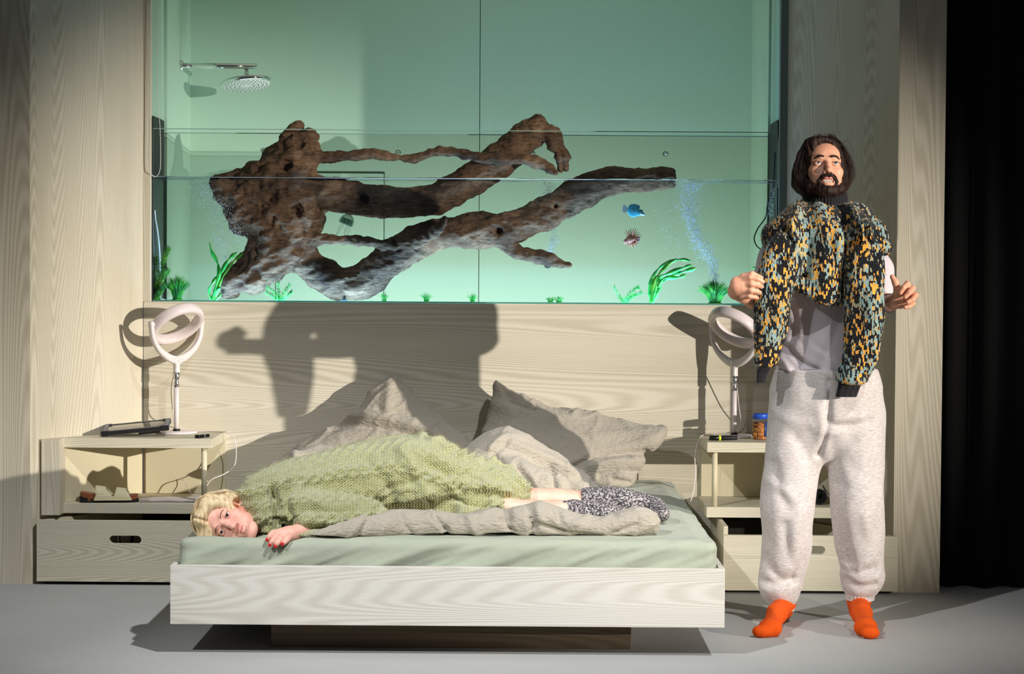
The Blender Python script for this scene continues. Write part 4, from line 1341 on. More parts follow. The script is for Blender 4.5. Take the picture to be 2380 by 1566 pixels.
def head_vf(man):
    S = SDF((-.105, -.135, -.16), (.105, .125, .135), 0.0022)
    S.ell((0, .012, .032), (.0735, .092, .083), 0)
    S.ell((0, -.030, .045), (.060, .052, .052), .02)
    S.ell((0, -.034, -.028), (.060 if man else .057, .050, .074), .02)
    jr = .023 if man else .018
    for s in (-1, 1):
        S.cap((s * .049, -.004, -.055), (s * .018, -.062, -.098), jr, jr * .9, .02)
        S.ell((s * .040, -.056, -.022), (.024, .024, .020), .018)
        S.ell((s * .030, -.060, -.060), (.024, .022, .024), .02)
    S.ell((0, -.068, -.100), (.022, .018, .016), .014)
    S.chain([(-.046, -.066, .020), (-.022, -.079, .022), (0, -.078, .017), (.022, -.079, .022), (.046, -.066, .020)], [.009, .011, .010, .011, .009], .012)
    for s in (-1, 1):
        S.ell((s * .032, -.097, .002), (.019, .018, .013), .010, True)
    S.chain([(0, -.083, .012), (0, -.094, -.010), (0, -.107, -.030)], [.0085, .0090, .0105], .008)
    S.ell((0, -.110, -.034), (.0115, .0105, .0095), .005)
    for s in (-1, 1):
        S.ell((s * .0135, -.098, -.037), (.0085, .010, .0075), .004)
    for s in (-1, 1):
        S.ell((s * .0065, -.105, -.0445), ((.0042, .0055, .0040) if man else (.0030, .0040, .0028)), .002, True)
    # lids round the eyeballs
    for s in (-1, 1):
        S.ell((s * .032, -.0725, .003), (.0160, .0150, .0145), .004)
        S.ell((s * .032, -.091, .0025 if man else .0018), (.0135, .012, .0060 if man else .0042), .0015, True)
    # mouth
    S.ell((0, -.082, -.068), (.030, .016, .020), .012)
    if man:
        up = [(-.026, -.082, -.070), (-.012, -.097, -.0600), (0, -.099, -.0605), (.012, -.097, -.0600), (.026, -.082, -.070)]
        dn = [(-.024, -.083, -.077), (-.012, -.096, -.0830), (0, -.098, -.0845), (.012, -.096, -.0830), (.024, -.083, -.077)]
        S.chain(up, [.003, .0050, .0052, .0050, .003], .003, False, (1, 1, 1), 4)
        S.chain(dn, [.003, .0062, .0068, .0062, .003], .003, False, (1, 1, 1), 4)
        S.ell((0, -.098, -.0715), (.020, .012, .0062), .002, True)
    else:
        up = [(-.022, -.084, -.068), (-.009, -.097, -.0640), (0, -.098, -.0655), (.009, -.097, -.0640), (.022, -.084, -.068)]
        dn = [(-.020, -.085, -.070), (-.009, -.096, -.0735), (0, -.0975, -.0745), (.009, -.096, -.0735), (.020, -.085, -.070)]
        S.chain(up, [.0015, .0030, .0028, .0030, .0015], .003, False, (1, 1, 1), 4)
        S.chain(dn, [.0015, .0036, .0040, .0036, .0015], .003, False, (1, 1, 1), 4)
    if man: S.ell((0, -.104, -.0540), (.0035, .006, .007), .004, True)
    # ears
    for s in (-1, 1):
        S.ell((s * .076, .010, -.008), (.008, .018, .030), .006)
        S.ell((s * .084, .006, -.004), (.007, .010, .018), .004, True)
    if man: S.cap((0, .018, -.06), (0, .030, -.155), .052, .056, .02)
    else: S.cap((.012, .018, -.06), (.055, .034, -.150), .042, .045, .02)
    V, Q = S.mesh()
    c = V[Q].mean(1)
    lipc = (np.abs(c[:, 0]) < .0235) & (c[:, 1] < -.086)
    zc_up = -.064 if not man else -.062
    dl = np.minimum.reduce([np.linalg.norm(c - p, axis=1) for p in cr(np.array(up), 5)] + [np.linalg.norm(c - p, axis=1) for p in cr(np.array(dn), 5)])
    midx = np.where(lipc & (dl < (.0064 if man else .0044)), 1, 0)
    inner = man & (np.abs(c[:, 0]) < .021) & (np.abs(c[:, 2] + .0715) < .0066) & (c[:, 1] > -.0945) & (c[:, 1] < -.06)
    midx = np.where(inner, 2, midx)
    return V, Q, midx

def xf(V, T): return V @ T[:3, :3].T + T[:3, 3]

def frame(rot, scale, anchor_local, anchor_world):
    """4x4 sending anchor_local to anchor_world"""
    R = np.array(rot) * scale
    T = np.eye(4); T[:3, :3] = R
    T[:3, 3] = np.array(anchor_world) - R @ np.array(anchor_local)
    return T

def sphere_vf(c, r, n=24, m=16):
    V, Fc = [], []
    for i in range(m + 1):
        a = math.pi * i / m
        for k in range(n):
            b = 2 * math.pi * k / n
            V.append((c[0] + r * math.sin(a) * math.cos(b), c[1] - r * math.cos(a), c[2] + r * math.sin(a) * math.sin(b)))
    for i in range(m):
        for k in range(n):
            Fc.append((i * n + k, i * n + (k + 1) % n, (i + 1) * n + (k + 1) % n, (i + 1) * n + k))
    return np.array(V), np.array(Fc)

def eyes(T, parent, look, iris):
    for s in (-1, 1):
        c = np.array([s * .032, -.0725, .003])
        V, Fc = sphere_vf(c, .0132)
        e = raw_obj('eye', xf(V, T), Fc, M['eye_white'], parent)
        d = np.array(look, float); d /= np.linalg.norm(d)
        # iris and pupil as shallow caps in the gaze direction
        u = np.cross(d, [0, 0, 1.0]); u /= np.linalg.norm(u); w = np.cross(u, d)
        for nm, ang, rr, mt in (('iris', 0.56, .01335, iris), ('pupil', 0.24, .01345, M['pupil'])):
            VV, FF = [c + d * rr], []
            for q in range(1, 5):
                a = ang * q / 4
                for k in range(20):
                    b = 2 * math.pi * k / 20
                    VV.append(c + rr * (math.cos(a) * d + math.sin(a) * (math.cos(b) * u + math.sin(b) * w)))
            for k in range(20): FF.append((0, 1 + k, 1 + (k + 1) % 20))
            for q in range(3):
                for k in range(20):
                    a_, b_ = 1 + q * 20 + k, 1 + q * 20 + (k + 1) % 20
                    FF.append((a_, a_ + 20, b_ + 20, b_))
            raw_obj(nm, xf(np.array(VV), T), FF, mt, e)

def lashes(T, parent, mat, r, op):
    for s in (-1, 1):
        pts = []
        for k in range(11):
            a = math.pi * (k / 10)
            dx, dz = .0138 * math.cos(a), op * math.sin(a) ** .8 + .0003
            pts.append((s * .032 + dx, -.0725 - math.sqrt(max(.0166 ** 2 - dx * dx - dz * dz, 1e-6)), .0028 + dz))
        raw_obj('lash_line', xf(tube_vf(pts, r, 6)[0], T), tube_vf(pts, r, 6)[1], mat, parent)

def brows(T, parent, mat, lift, r=.0042):
    for s in (-1, 1):
        pts = cr([(s * .013, -.0905, .021 + lift), (s * .026, -.0915, .0245 + lift * .7), (s * .038, -.0855, .0245 + lift * .4), (s * .048, -.0735, .019)], 5)
        v, f = tube_vf(pts, np.interp(np.arange(len(pts)), [0, 5, len(pts) - 1], [r, r * 1.05, r * .4]), 8)
        raw_obj('eyebrow', xf(v, T), f, mat, parent)

def strands(name, T, roots, mat, parent, r=.0006, seg=5):
    V, Fc = [], []
    for pts in roots:
        P = cr(pts, 5)
        v, f = tube_vf(P, np.linspace(r, r * .3, len(P)), seg)
        b = len(V); V += list(v); Fc += [tuple(i + b for i in q) for q in f]
    o = raw_obj(name, xf(np.array(V), T), Fc, mat, parent)
    o['kind'] = 'stuff'
    return o

# ---------------------------------------------------------------- the standing man
MY = -1.36
def m(px, py, dy=0.0): return at(px, py, MY + dy)

man = thing('person', 'bearded man standing with a knitted sweater pulled only over his neck', 'person', (1.10, MY, 0))

RM = Matrix.Rotation(math.radians(3), 3, 'Z') @ Matrix.Rotation(math.radians(-17), 3, 'X') @ Matrix.Rotation(math.radians(1), 3, 'Y')
TM = frame(RM, 0.98, (0, -.088, .003), m(1923, 378, -.085))
hv, hq, hm = head_vf(True)
HV = [xf(hv, TM)]; HQ = [hq]; HM = [hm]

def add_body(V, Q):
    HQ.append(Q + sum(len(v) for v in HV)); HV.append(V); HM.append(np.zeros(len(Q), int))

# torso, arms, legs inside the clothes
S = SDF((0.72, MY - .40, 0.02), (1.52, MY + .22, 1.62), 0.009)
S.chain([m(1915, 900), m(1917, 780), m(1920, 640), m(1920, 550)], [.135, .13, .15, .14], .04, False, (1, .68, 1))
S.cap(m(1840, 540), m(2000, 540), .055, .055, .04)
S.cap(m(1918, 520), m(1920, 455, .02), .07, .058, .03)
S.chain([m(1822, 540), m(1800, 640, .01), m(1796, 705, -.02)], [.05, .045, .04], .02)
S.chain([m(2020, 540), m(2045, 640, .02), m(2046, 700, .0)], [.05, .045, .04], .02)
for sx_, pts in ((0, [(1862, 950), (1840, 1150), (1818, 1385)]), (1, [(1980, 950), (1992, 1150), (2000, 1370)])):
    S.chain([m(*p) for p in pts] , [.085, .06, .038], .03)
add_body(*S.mesh())

# right hand (pinching the sweater): forearm, palm, five fingers
def hand_mesh(lo, hi, build, h=0.0022):
    S = SDF(lo, hi, h)
    build(S)
    V, Q = S.mesh()
    return relax(V, Q, 1, .4), Q
HY = -.30
def right_hand(S):
    S.chain([m(1796, 705, -.03), m(1750, 694, -.16), m(1712, 680, -.255)], [.040, .034, .026], .01)
    S.chain([m(1708, 676, -.265), m(1716, 668, -.285), m(1728, 668, -.295)], [.026, .027, .024], .012)
    S.chain([m(1712, 655, -.285), m(1726, 655, -.295)], [.020, .017], .012)
    for pts, rs in (([(1724, 654, -.298), (1744, 645, -.318), (1760, 648, -.320), (1773, 655, -.315)], [.0125, .0110, .0098, .0080]),
                    ([(1727, 665, -.300), (1747, 660, -.322), (1761, 662, -.318), (1770, 666, -.305)], [.0130, .0112, .0098, .0082]),
                    ([(1728, 677, -.300), (1746, 675, -.320), (1759, 677, -.314), (1766, 680, -.300)], [.0125, .0108, .0095, .0080]),
                    ([(1726, 689, -.294), (1742, 688, -.312), (1754, 690, -.306), (1760, 692, -.294)], [.0115, .0098, .0085, .0072])):
        S.chain([m(*p) for p in pts], rs, .0035)
    S.chain([m(1710, 660, -.275), m(1728, 643, -.285), m(1748, 637, -.300), m(1769, 646, -.305)], [.016, .0125, .0108, .0088], .005)
c0 = m(1740, 670, -.2)
add_body(*hand_mesh(c0 - np.array([.11, .17, .09]), c0 + np.array([.11, .22, .09]), right_hand))
# left hand: half open, thumb up
def left_hand(S):
    S.chain([m(2046, 700, -.0), m(2060, 704, -.10), m(2072, 704, -.16)], [.040, .032, .026], .01)
    S.chain([m(2074, 702, -.165), m(2086, 696, -.185), m(2098, 690, -.20)], [.025, .027, .024], .012)
    S.chain([m(2094, 706, -.19), m(2104, 704, -.20)], [.017, .016], .012)
    for pts, rs in (([(2100, 680, -.205), (2109, 660, -.225), (2100, 668, -.245), (2093, 680, -.245)], [.0125, .0112, .0098, .0082]),
                    ([(2107, 688, -.205), (2121, 670, -.222), (2113, 680, -.246), (2104, 690, -.248)], [.0128, .0112, .0100, .0084]),
                    ([(2109, 699, -.202), (2128, 686, -.215), (2121, 696, -.240), (2110, 702, -.245)], [.0122, .0108, .0096, .0082]),
                    ([(2107, 709, -.198), (2122, 705, -.208), (2113, 712, -.230), (2104, 714, -.235)], [.0110, .0096, .0085, .0074])):
        S.chain([m(*p) for p in pts], rs, .0032)
    S.chain([m(2084, 694, -.19), m(2086, 674, -.215), m(2081, 656, -.225), m(2074, 643, -.225)], [.017, .0135, .0118, .0090], .006)
c0 = m(2085, 690, -.12)
add_body(*hand_mesh(c0 - np.array([.09, .16, .07]), c0 + np.array([.09, .17, .08]), left_hand))
# feet
def foot_pts(ax, ay, toe, ball):
    A = m(ax, ay, .0); T_ = atz(toe[0], toe[1], .022); B_ = atz(ball[0], ball[1], .03)
    Hh = np.array([A[0] + (A[0] - T_[0]) * .10, MY + .045, .034])
    return A, Hh, B_, T_
FEET = [foot_pts(1818, 1400, (1772, 1467), (1790, 1459)), foot_pts(1998, 1385, (2024, 1470), (2012, 1458))]
for A, Hh, B_, T_ in FEET:
    S = SDF(np.minimum.reduce([A, Hh, B_, T_]) - .06, np.maximum.reduce([A, Hh, B_, T_]) + .06, .005)
    S.chain([A, Hh + [0, 0, .03], Hh], [.030, .030, .026], .015).chain([Hh + [0, -.03, .03], B_, T_], [.032, .026, .016], .015)
    add_body(*S.mesh())
body = raw_obj('body', np.concatenate(HV), np.concatenate(HQ), None, man, True, False, [M['skin_m'], M['lip_m'], M['mouth']], np.concatenate(HM))
eyes(TM, man, (.02, -1, .22), M['iris'])
brows(TM, man, M['hair_m'], .005, .0046)
lashes(TM, man, M['hair_m'], .0009, .0062)
# teeth: two curved rows, each tooth its own lump joined into the row
def teeth():
    V, Fc = [], []
    for row, z, n, w in ((1, -.0672, 8, .0046), (-1, -.0752, 8, .0038)):
        for k in range(n):
            a = (k - (n - 1) / 2) * w
            y = -.0925 + 7.0 * a * a
            sv, sf = sphere_vf((0, 0, 0), 1, 10, 8)
            v = sv * np.array([w * .52, .004, .0042]) + np.array([a, y, z])
            b = len(V); V += list(v); Fc += [tuple(i + b for i in q) for q in sf]
    raw_obj('teeth', xf(np.array(V), TM), np.array(Fc), M['teeth'], man)
teeth()

def man_hair():
    S = SDF((-.14, -.13, -.17), (.14, .15, .16), 0.003)
    S.ell((0, .018, .038), (.089, .102, .094), 0)
    S.ell((-.018, -.035, .088), (.062, .050, .034), .02)
    for s in (-1, 1):
        w = 1.06 if s < 0 else .97
        S.chain([(s * .058 * w, .004, .060), (s * .076 * w, .002, .005), (s * .074 * w, .004, -.042), (s * .064 * w, .006, -.064)], [.033, .026, .024, .015], .02)
        S.chain([(s * .05, .07, .04), (s * .062, .055, -.03), (s * .056, .045, -.062)], [.048, .040, .022], .02)
    S.ell((0, .07, -.02), (.072, .05, .066), .02)
    # open face
    S.ell((.002, -.105, -.045), (.0715, .088, .120), .012, True)
    S.ell((.004, -.112, .034), (.066, .068, .074), .012, True)
    V, Q = S.mesh()
    V = relax(V, Q, 2)
    N = normals(V, Q)
    ang = np.arctan2(V[:, 0], V[:, 1] + .03)
    side = V[:, 0] * 160 + 1.2 * vnoise(V, 30, 3) * 3
    q = np.stack([ang * 9, V[:, 0] * 30, V[:, 2] * 6], 1)
    V = V + N * (0.0032 * fbm(q * 1.6, 1.0, 2, 3))[:, None]
    raw_obj('hair', xf(V, TM), Q, M['hair_m'], man)
    rs = np.random.RandomState(4)
    roots = []
    for k in range(150):
        s = rs.choice([-1, 1]); x0 = s * rs.uniform(.0, .06)
        y0 = rs.uniform(-.05, .05)
        b = rs.uniform(.90, 1.12)
        roots.append([(x0 * .6, y0, .132), (s * .070 * b, y0, .088), (s * .100 * b, y0 + rs.uniform(-.01, .01), .01), (s * .098 * b, y0, -.04), (s * rs.uniform(.066, .085), y0 + .005, rs.uniform(-.088, -.064))])
    roots.append([(.02, -.06, .125), (.05, -.065, .135), (.058, -.06, .115)])
    roots.append([(.06, -.05, .09), (.085, -.06, .10), (.105, -.05, .06), (.11, -.045, .02)])
    strands('hair_strands', TM, roots, M['hair_m'], man, .0008)
man_hair()

def man_beard():
    S = SDF((-.10, -.135, -.165), (.10, .06, .01), 0.0022)
    for s in (-1, 1):
        S.chain([(s * .064, -.018, -.020), (s * .062, -.024, -.050), (s * .050, -.050, -.082), (s * .022, -.074, -.102)], [.010, .016, .020, .019], .012)
        S.chain([(s * .028, -.083, -.083), (s * .031, -.083, -.068), (s * .020, -.096, -.055), (s * .004, -.104, -.050)], [.0085, .0085, .0085, .0065], .005)
    S.chain([(-.02, -.080, -.103), (0, -.086, -.104), (.02, -.080, -.103)], [.017, .019, .017], .012)
    S.ell((0, -.112, -.074), (.0245, .030, .0165), .004, True)
    S.cut(lambda X, Y, Z: (-.126 - Z) + 0 * X + 0 * Y)
    V, Q = S.mesh()
    N = normals(V, Q)
    V = V + N * (0.0022 * fbm(V * np.array([1, 1, .35]), 190, 3, 2))[:, None]
    raw_obj('beard', xf(V, TM), Q, M['hair_m'], man)
    N = normals(V, Q)
    fv, ff = fuzz_vf(V, N, Q, 5000, .007, .00035, 3, (0, -.1, -.8), lambda P, n: n[:, 1] < .3)
    o = raw_obj('beard_bristles', xf(fv, TM), ff, M['hair_m'], man); o['kind'] = 'stuff'
man_beard()

# ---- clothes
def knit_white():
    t = NT('white_cotton'); o = t.obj()
    t.col(srgb(196, 186, 190)); t.set(Roughness=0.85); t.b.inputs['Sheen Weight'].default_value = 0.2
    t.bump(t.noise(o, 500, 2), 0.2, 0.001)
    return t.m
M['cotton'] = knit_white()
def heather():
    t = NT('heather_grey_fleece'); o = t.obj()
    n = t.noise(t.map(o, (60, 60, 260)), 1.0, 4, 0.7)
    t.col(t.ramp(n, [(0.3, srgb(160, 151, 147)), (0.5, srgb(188, 179, 174)), (0.7, srgb(206, 198, 193))])); t.set(Roughness=0.9)
    t.b.inputs['Sheen Weight'].default_value = 0.3
    t.bump(t.noise(o, 700, 2), 0.2, 0.001)
    return t.m
M['fleece'] = heather()

def tshirt():
    S = SDF((0.74, MY - .24, 0.86), (1.52, MY + .22, 1.60), 0.0055)
    S.chain([m(1917, 872), m(1915, 815), m(1916, 740), m(1920, 640), m(1920, 575)], [.170, .166, .160, .178, .150], .05, False, (1, .70, 1))
    S.cap(m(1846, 556), m(1994, 556), .060, .060, .05)
    S.chain([m(1828, 566), m(1805, 600, .0), m(1793, 640, .0)], [.050, .060, .062], .03)
    S.chain([m(2014, 570), m(2040, 625, .01), m(2046, 690, .01)], [.050, .055, .056], .03)
    S.cut(lambda X, Y, Z: (m(1915, 876)[2] - Z) + 0 * X + 0 * Y)
    V, Q = S.mesh()
    # open the sleeve ends a little by flattening them
    N = normals(V, Q)
    V = fold(V, N, MY - .12, [([(1830, 750), (1870, 790), (1930, 830)], 10, -.008), ([(1820, 800), (1860, 840), (1900, 862)], 8, -.010), ([(1815, 830), (1840, 858)], 6, .010), ([(1850, 770), (1900, 815), (1960, 845)], 9, .008),
                               ([(1840, 700), (1850, 760), (1830, 820)], 8, -.007), ([(1960, 720), (1930, 800), (1900, 860)], 12, -.006), ([(1812, 850), (1860, 868), (1920, 872)], 6, .010)])
    q = V * np.array([9, 9, 6])
    V = V + N * (0.006 * fbm(q, 1.0, 6, 2))[:, None]
    raw_obj('t_shirt', V, Q, M['cotton'], man)
tshirt()

def sweatpants():
    S = SDF((0.82, MY - .22, 0.045), (1.44, MY + .22, 0.99), 0.0055)
    S.chain([m(1917, 868), m(1918, 900), m(1919, 955)], [.172, .196, .200], .03, False, (1, .72, 1))
    S.chain([m(1862, 960), m(1848, 1040, -.01), m(1836, 1120, -.02), m(1830, 1190, -.03), m(1830, 1260, -.01), m(1818, 1325, .0), m(1812, 1362, .0), m(1817, 1386, .0)], [.105, .100, .092, .088, .084, .074, .066, .046], .025, False, (1, 1, 1), 3)
    S.chain([m(1984, 960), m(1988, 1040, -.01), m(1990, 1120, -.02), m(1992, 1190, -.03), m(1996, 1255, -.01), m(2006, 1310, .0), m(2006, 1342, .0), m(2000, 1364, .0)], [.106, .100, .094, .088, .080, .066, .068, .048], .025, False, (1, 1, 1), 3)
    # slouch bulges above the cuffs
    S.chain([m(1778, 1362, -.02), m(1812, 1374, -.04), m(1846, 1362, -.02)], [.018, .022, .018], .02)
    S.chain([m(1970, 1336, -.02), m(2005, 1344, -.04), m(2040, 1338, -.02)], [.020, .022, .020], .02)
    S.cut(lambda X, Y, Z: (Z - m(1917, 858)[2]) + 0 * X + 0 * Y)
    V, Q = S.mesh()
    N = normals(V, Q)
    V = fold(V, N, MY - .12, [(p_, w_ * 1.5, a_ * .85) for p_, w_, a_ in [
        ([(1926, 885), (1924, 940), (1918, 1005), (1905, 1060)], 5, -.018), ([(1935, 985), (1980, 988), (2020, 980)], 8, -.012), ([(1940, 970), (2000, 968)], 9, .010), ([(1900, 950), (1915, 1000)], 10, .010),
        ([(1795, 950), (1830, 975), (1880, 985)], 10, .008), ([(1850, 1020), (1880, 1060), (1895, 1110)], 10, -.010), ([(1800, 1080), (1812, 1140), (1830, 1180)], 9, -.010), ([(1790, 1120), (1850, 1160)], 8, .008),
        ([(1825, 1220), (1835, 1290), (1850, 1330)], 8, -.012), ([(1860, 1190), (1845, 1260), (1840, 1320)], 8, .010), ([(1780, 1300), (1810, 1345), (1850, 1350)], 8, -.016), ([(1775, 1355), (1810, 1362), (1850, 1352)], 7, -.014),
        ([(1935, 1020), (1945, 1090), (1960, 1130)], 9, -.008), ([(1960, 1060), (2000, 1100), (2040, 1120)], 12, -.006), ([(1945, 1130), (1950, 1210), (1965, 1270)], 9, -.012), ([(2030, 1080), (2040, 1180), (2030, 1270)], 10, -.008),
        ([(1975, 1290), (1995, 1330), (2040, 1325)], 7, -.016), ([(1960, 1345), (2000, 1368), (2040, 1362)], 6, -.014), ([(2010, 1200), (2030, 1280), (2005, 1320)], 9, .010), ([(1970, 1318), (2000, 1330)], 6, .012)]])
    q = V * np.array([10, 10, 7])
    V = V + N * (0.006 * fbm(q, 1.0, 13, 2))[:, None]
    raw_obj('sweatpants', V, Q, M['fleece'], man)
    # ribbed elastic cuffs and waistband
    def band(name, c_top, c_bot, rx, ry, n_rib, amp, flare=1.0):
        V, Fc = [], []
        n, lv = n_rib * 6, 8
        for j in range(lv + 1):
            f = j / lv
            c = np.array(c_top) * (1 - f) + np.array(c_bot) * f
            bulge = 1 + .05 * math.sin(math.pi * f)
            for i in range(n):
                a = 2 * math.pi * i / n
                k = bulge * (1 + amp * math.cos(n_rib * a))
                V.append(c + np.array([rx * k * math.cos(a), ry * k * math.sin(a), 0]))
        for j in range(lv):
            for i in range(n):
                a_, b_ = j * n + i, j * n + (i + 1) % n
                Fc.append((a_, b_, b_ + n, a_ + n))
        Fc.append(tuple(range(n))); Fc.append(tuple(range((lv + 1) * n - 1, lv * n - 1, -1)))
        raw_obj(name, np.array(V), Fc, M['fleece'], man)
    band('cuff', m(1817, 1390), m(1818, 1418), .043, .046, 22, .025)
    band('cuff', m(2000, 1366), m(1999, 1394), .050, .050, 24, .025)
    band('waistband', m(1916, 855), m(1918, 884), .172, .128, 60, .010)
sweatpants()

sock_m = fabric('orange_sock', srgb(212, 76, 10), srgb(220, 84, 16), 260, 0.35, (1, 1, 1), 8, 0.9, 0.0)
for A, Hh, B_, T_ in FEET:
    S = SDF(np.minimum.reduce([A, Hh, B_, T_]) - .07, np.maximum.reduce([A, Hh, B_, T_]) + .07, .0035)
    S.chain([A + [0, 0, .02], A, Hh + [0, -.012, .045], Hh + [0, -.008, .004]], [.038, .038, .038, .034], .02)
    S.chain([Hh + [0, -.035, .035], (B_ + Hh) / 2 + [0, 0, .022], B_, T_], [.036, .035, .031, .021], .02)
    sd = np.array([1, 0, 0])
    S.cap(B_ - sd * .016, B_ + sd * .016, .024, .024, .015).cap(T_ - sd * .017, T_ + sd * .014, .019, .017, .012)
    S.cut(lambda X, Y, Z: (0.001 - Z) + 0 * X + 0 * Y)
    V, Q = S.mesh()
    N = normals(V, Q)
    q = V * np.array([10, 14, 60])
    V = V + N * (0.0022 * fbm(q, 1.0, 3, 2) * np.clip((V[:, 2] - .05) / .04, 0, 1))[:, None]
    V[:, 2] = np.maximum(V[:, 2], 0.001)
    raw_obj('sock', V, Q, sock_m, man)

# bracelet on the wrist
bt, bu = m(2060, 704, -.10), m(2072, 704, -.16)
ax_ = (bu - bt) / np.linalg.norm(bu - bt); c_ = bt * .35 + bu * .65
u_ = np.cross(ax_, [0, 0, 1.0]); u_ /= np.linalg.norm(u_); w_ = np.cross(u_, ax_)
tube('bracelet', [c_ + .0325 * (math.cos(a) * u_ + math.sin(a) * w_) for a in np.linspace(0, 2 * math.pi, 41)], .0022, M['black'], man, 8)

# ---- the patterned sweater
def fairisle():
    t = NT('flecked_knit'); o = t.obj()
    cell = t.n('TexVoronoi', distance='CHEBYCHEV'); cell.inputs['Randomness'].default_value = 0.75
    t.l(t.map(o, (165, 75, 72)), cell.inputs['Vector']); cell.inputs['Scale'].default_value = 1.0
    sep = t.n('SeparateColor'); t.l(cell.outputs['Color'], sep.inputs[0])
    # symmetric zones: the motif repeats either side of columns
    z1 = t.noise(t.map(o, (16, 8, 7)), 1.0, 2, 0.5)
    z2 = t.noise(t.map(o, (20, 9, 9), (4, 4, 4)), 1.0, 2, 0.5)
    base = t.ramp(t.math('ADD', z1, t.math('MULTIPLY_ADD', sep.outputs[0], 0.26, -0.13)), [(0.0, srgb(24, 24, 28)), (0.495, srgb(24, 24, 28)), (0.50, srgb(158, 148, 118)), (0.56, srgb(150, 150, 126)), (0.57, srgb(126, 152, 150))], 'CONSTANT')
    org = t.math('GREATER_THAN', t.math('ADD', sep.outputs[1], t.math('MULTIPLY_ADD', z2, 1.2, -0.6)), 0.86)
    dk = t.math('GREATER_THAN', sep.outputs[2], 0.62)
    c = t.mix(dk, base, srgb(22, 22, 26))
    c = t.mix(org, c, srgb(222, 158, 66))
    t.col(c); t.set(Roughness=0.95); t.b.inputs['Sheen Weight'].default_value = 0.15
    t.b.inputs['Specular IOR Level'].default_value = 0.1
    t.bump(cell.outputs['Distance'], 0.6, 0.004)
    return t.m
M['fleck'] = fairisle()
M['fleck_hair'] = plain('mohair_fibre', srgb(96, 104, 98), 0.9)
M['rib'] = fabric('black_rib', srgb(16, 14, 18), srgb(24, 20, 24), 300, 0.3)

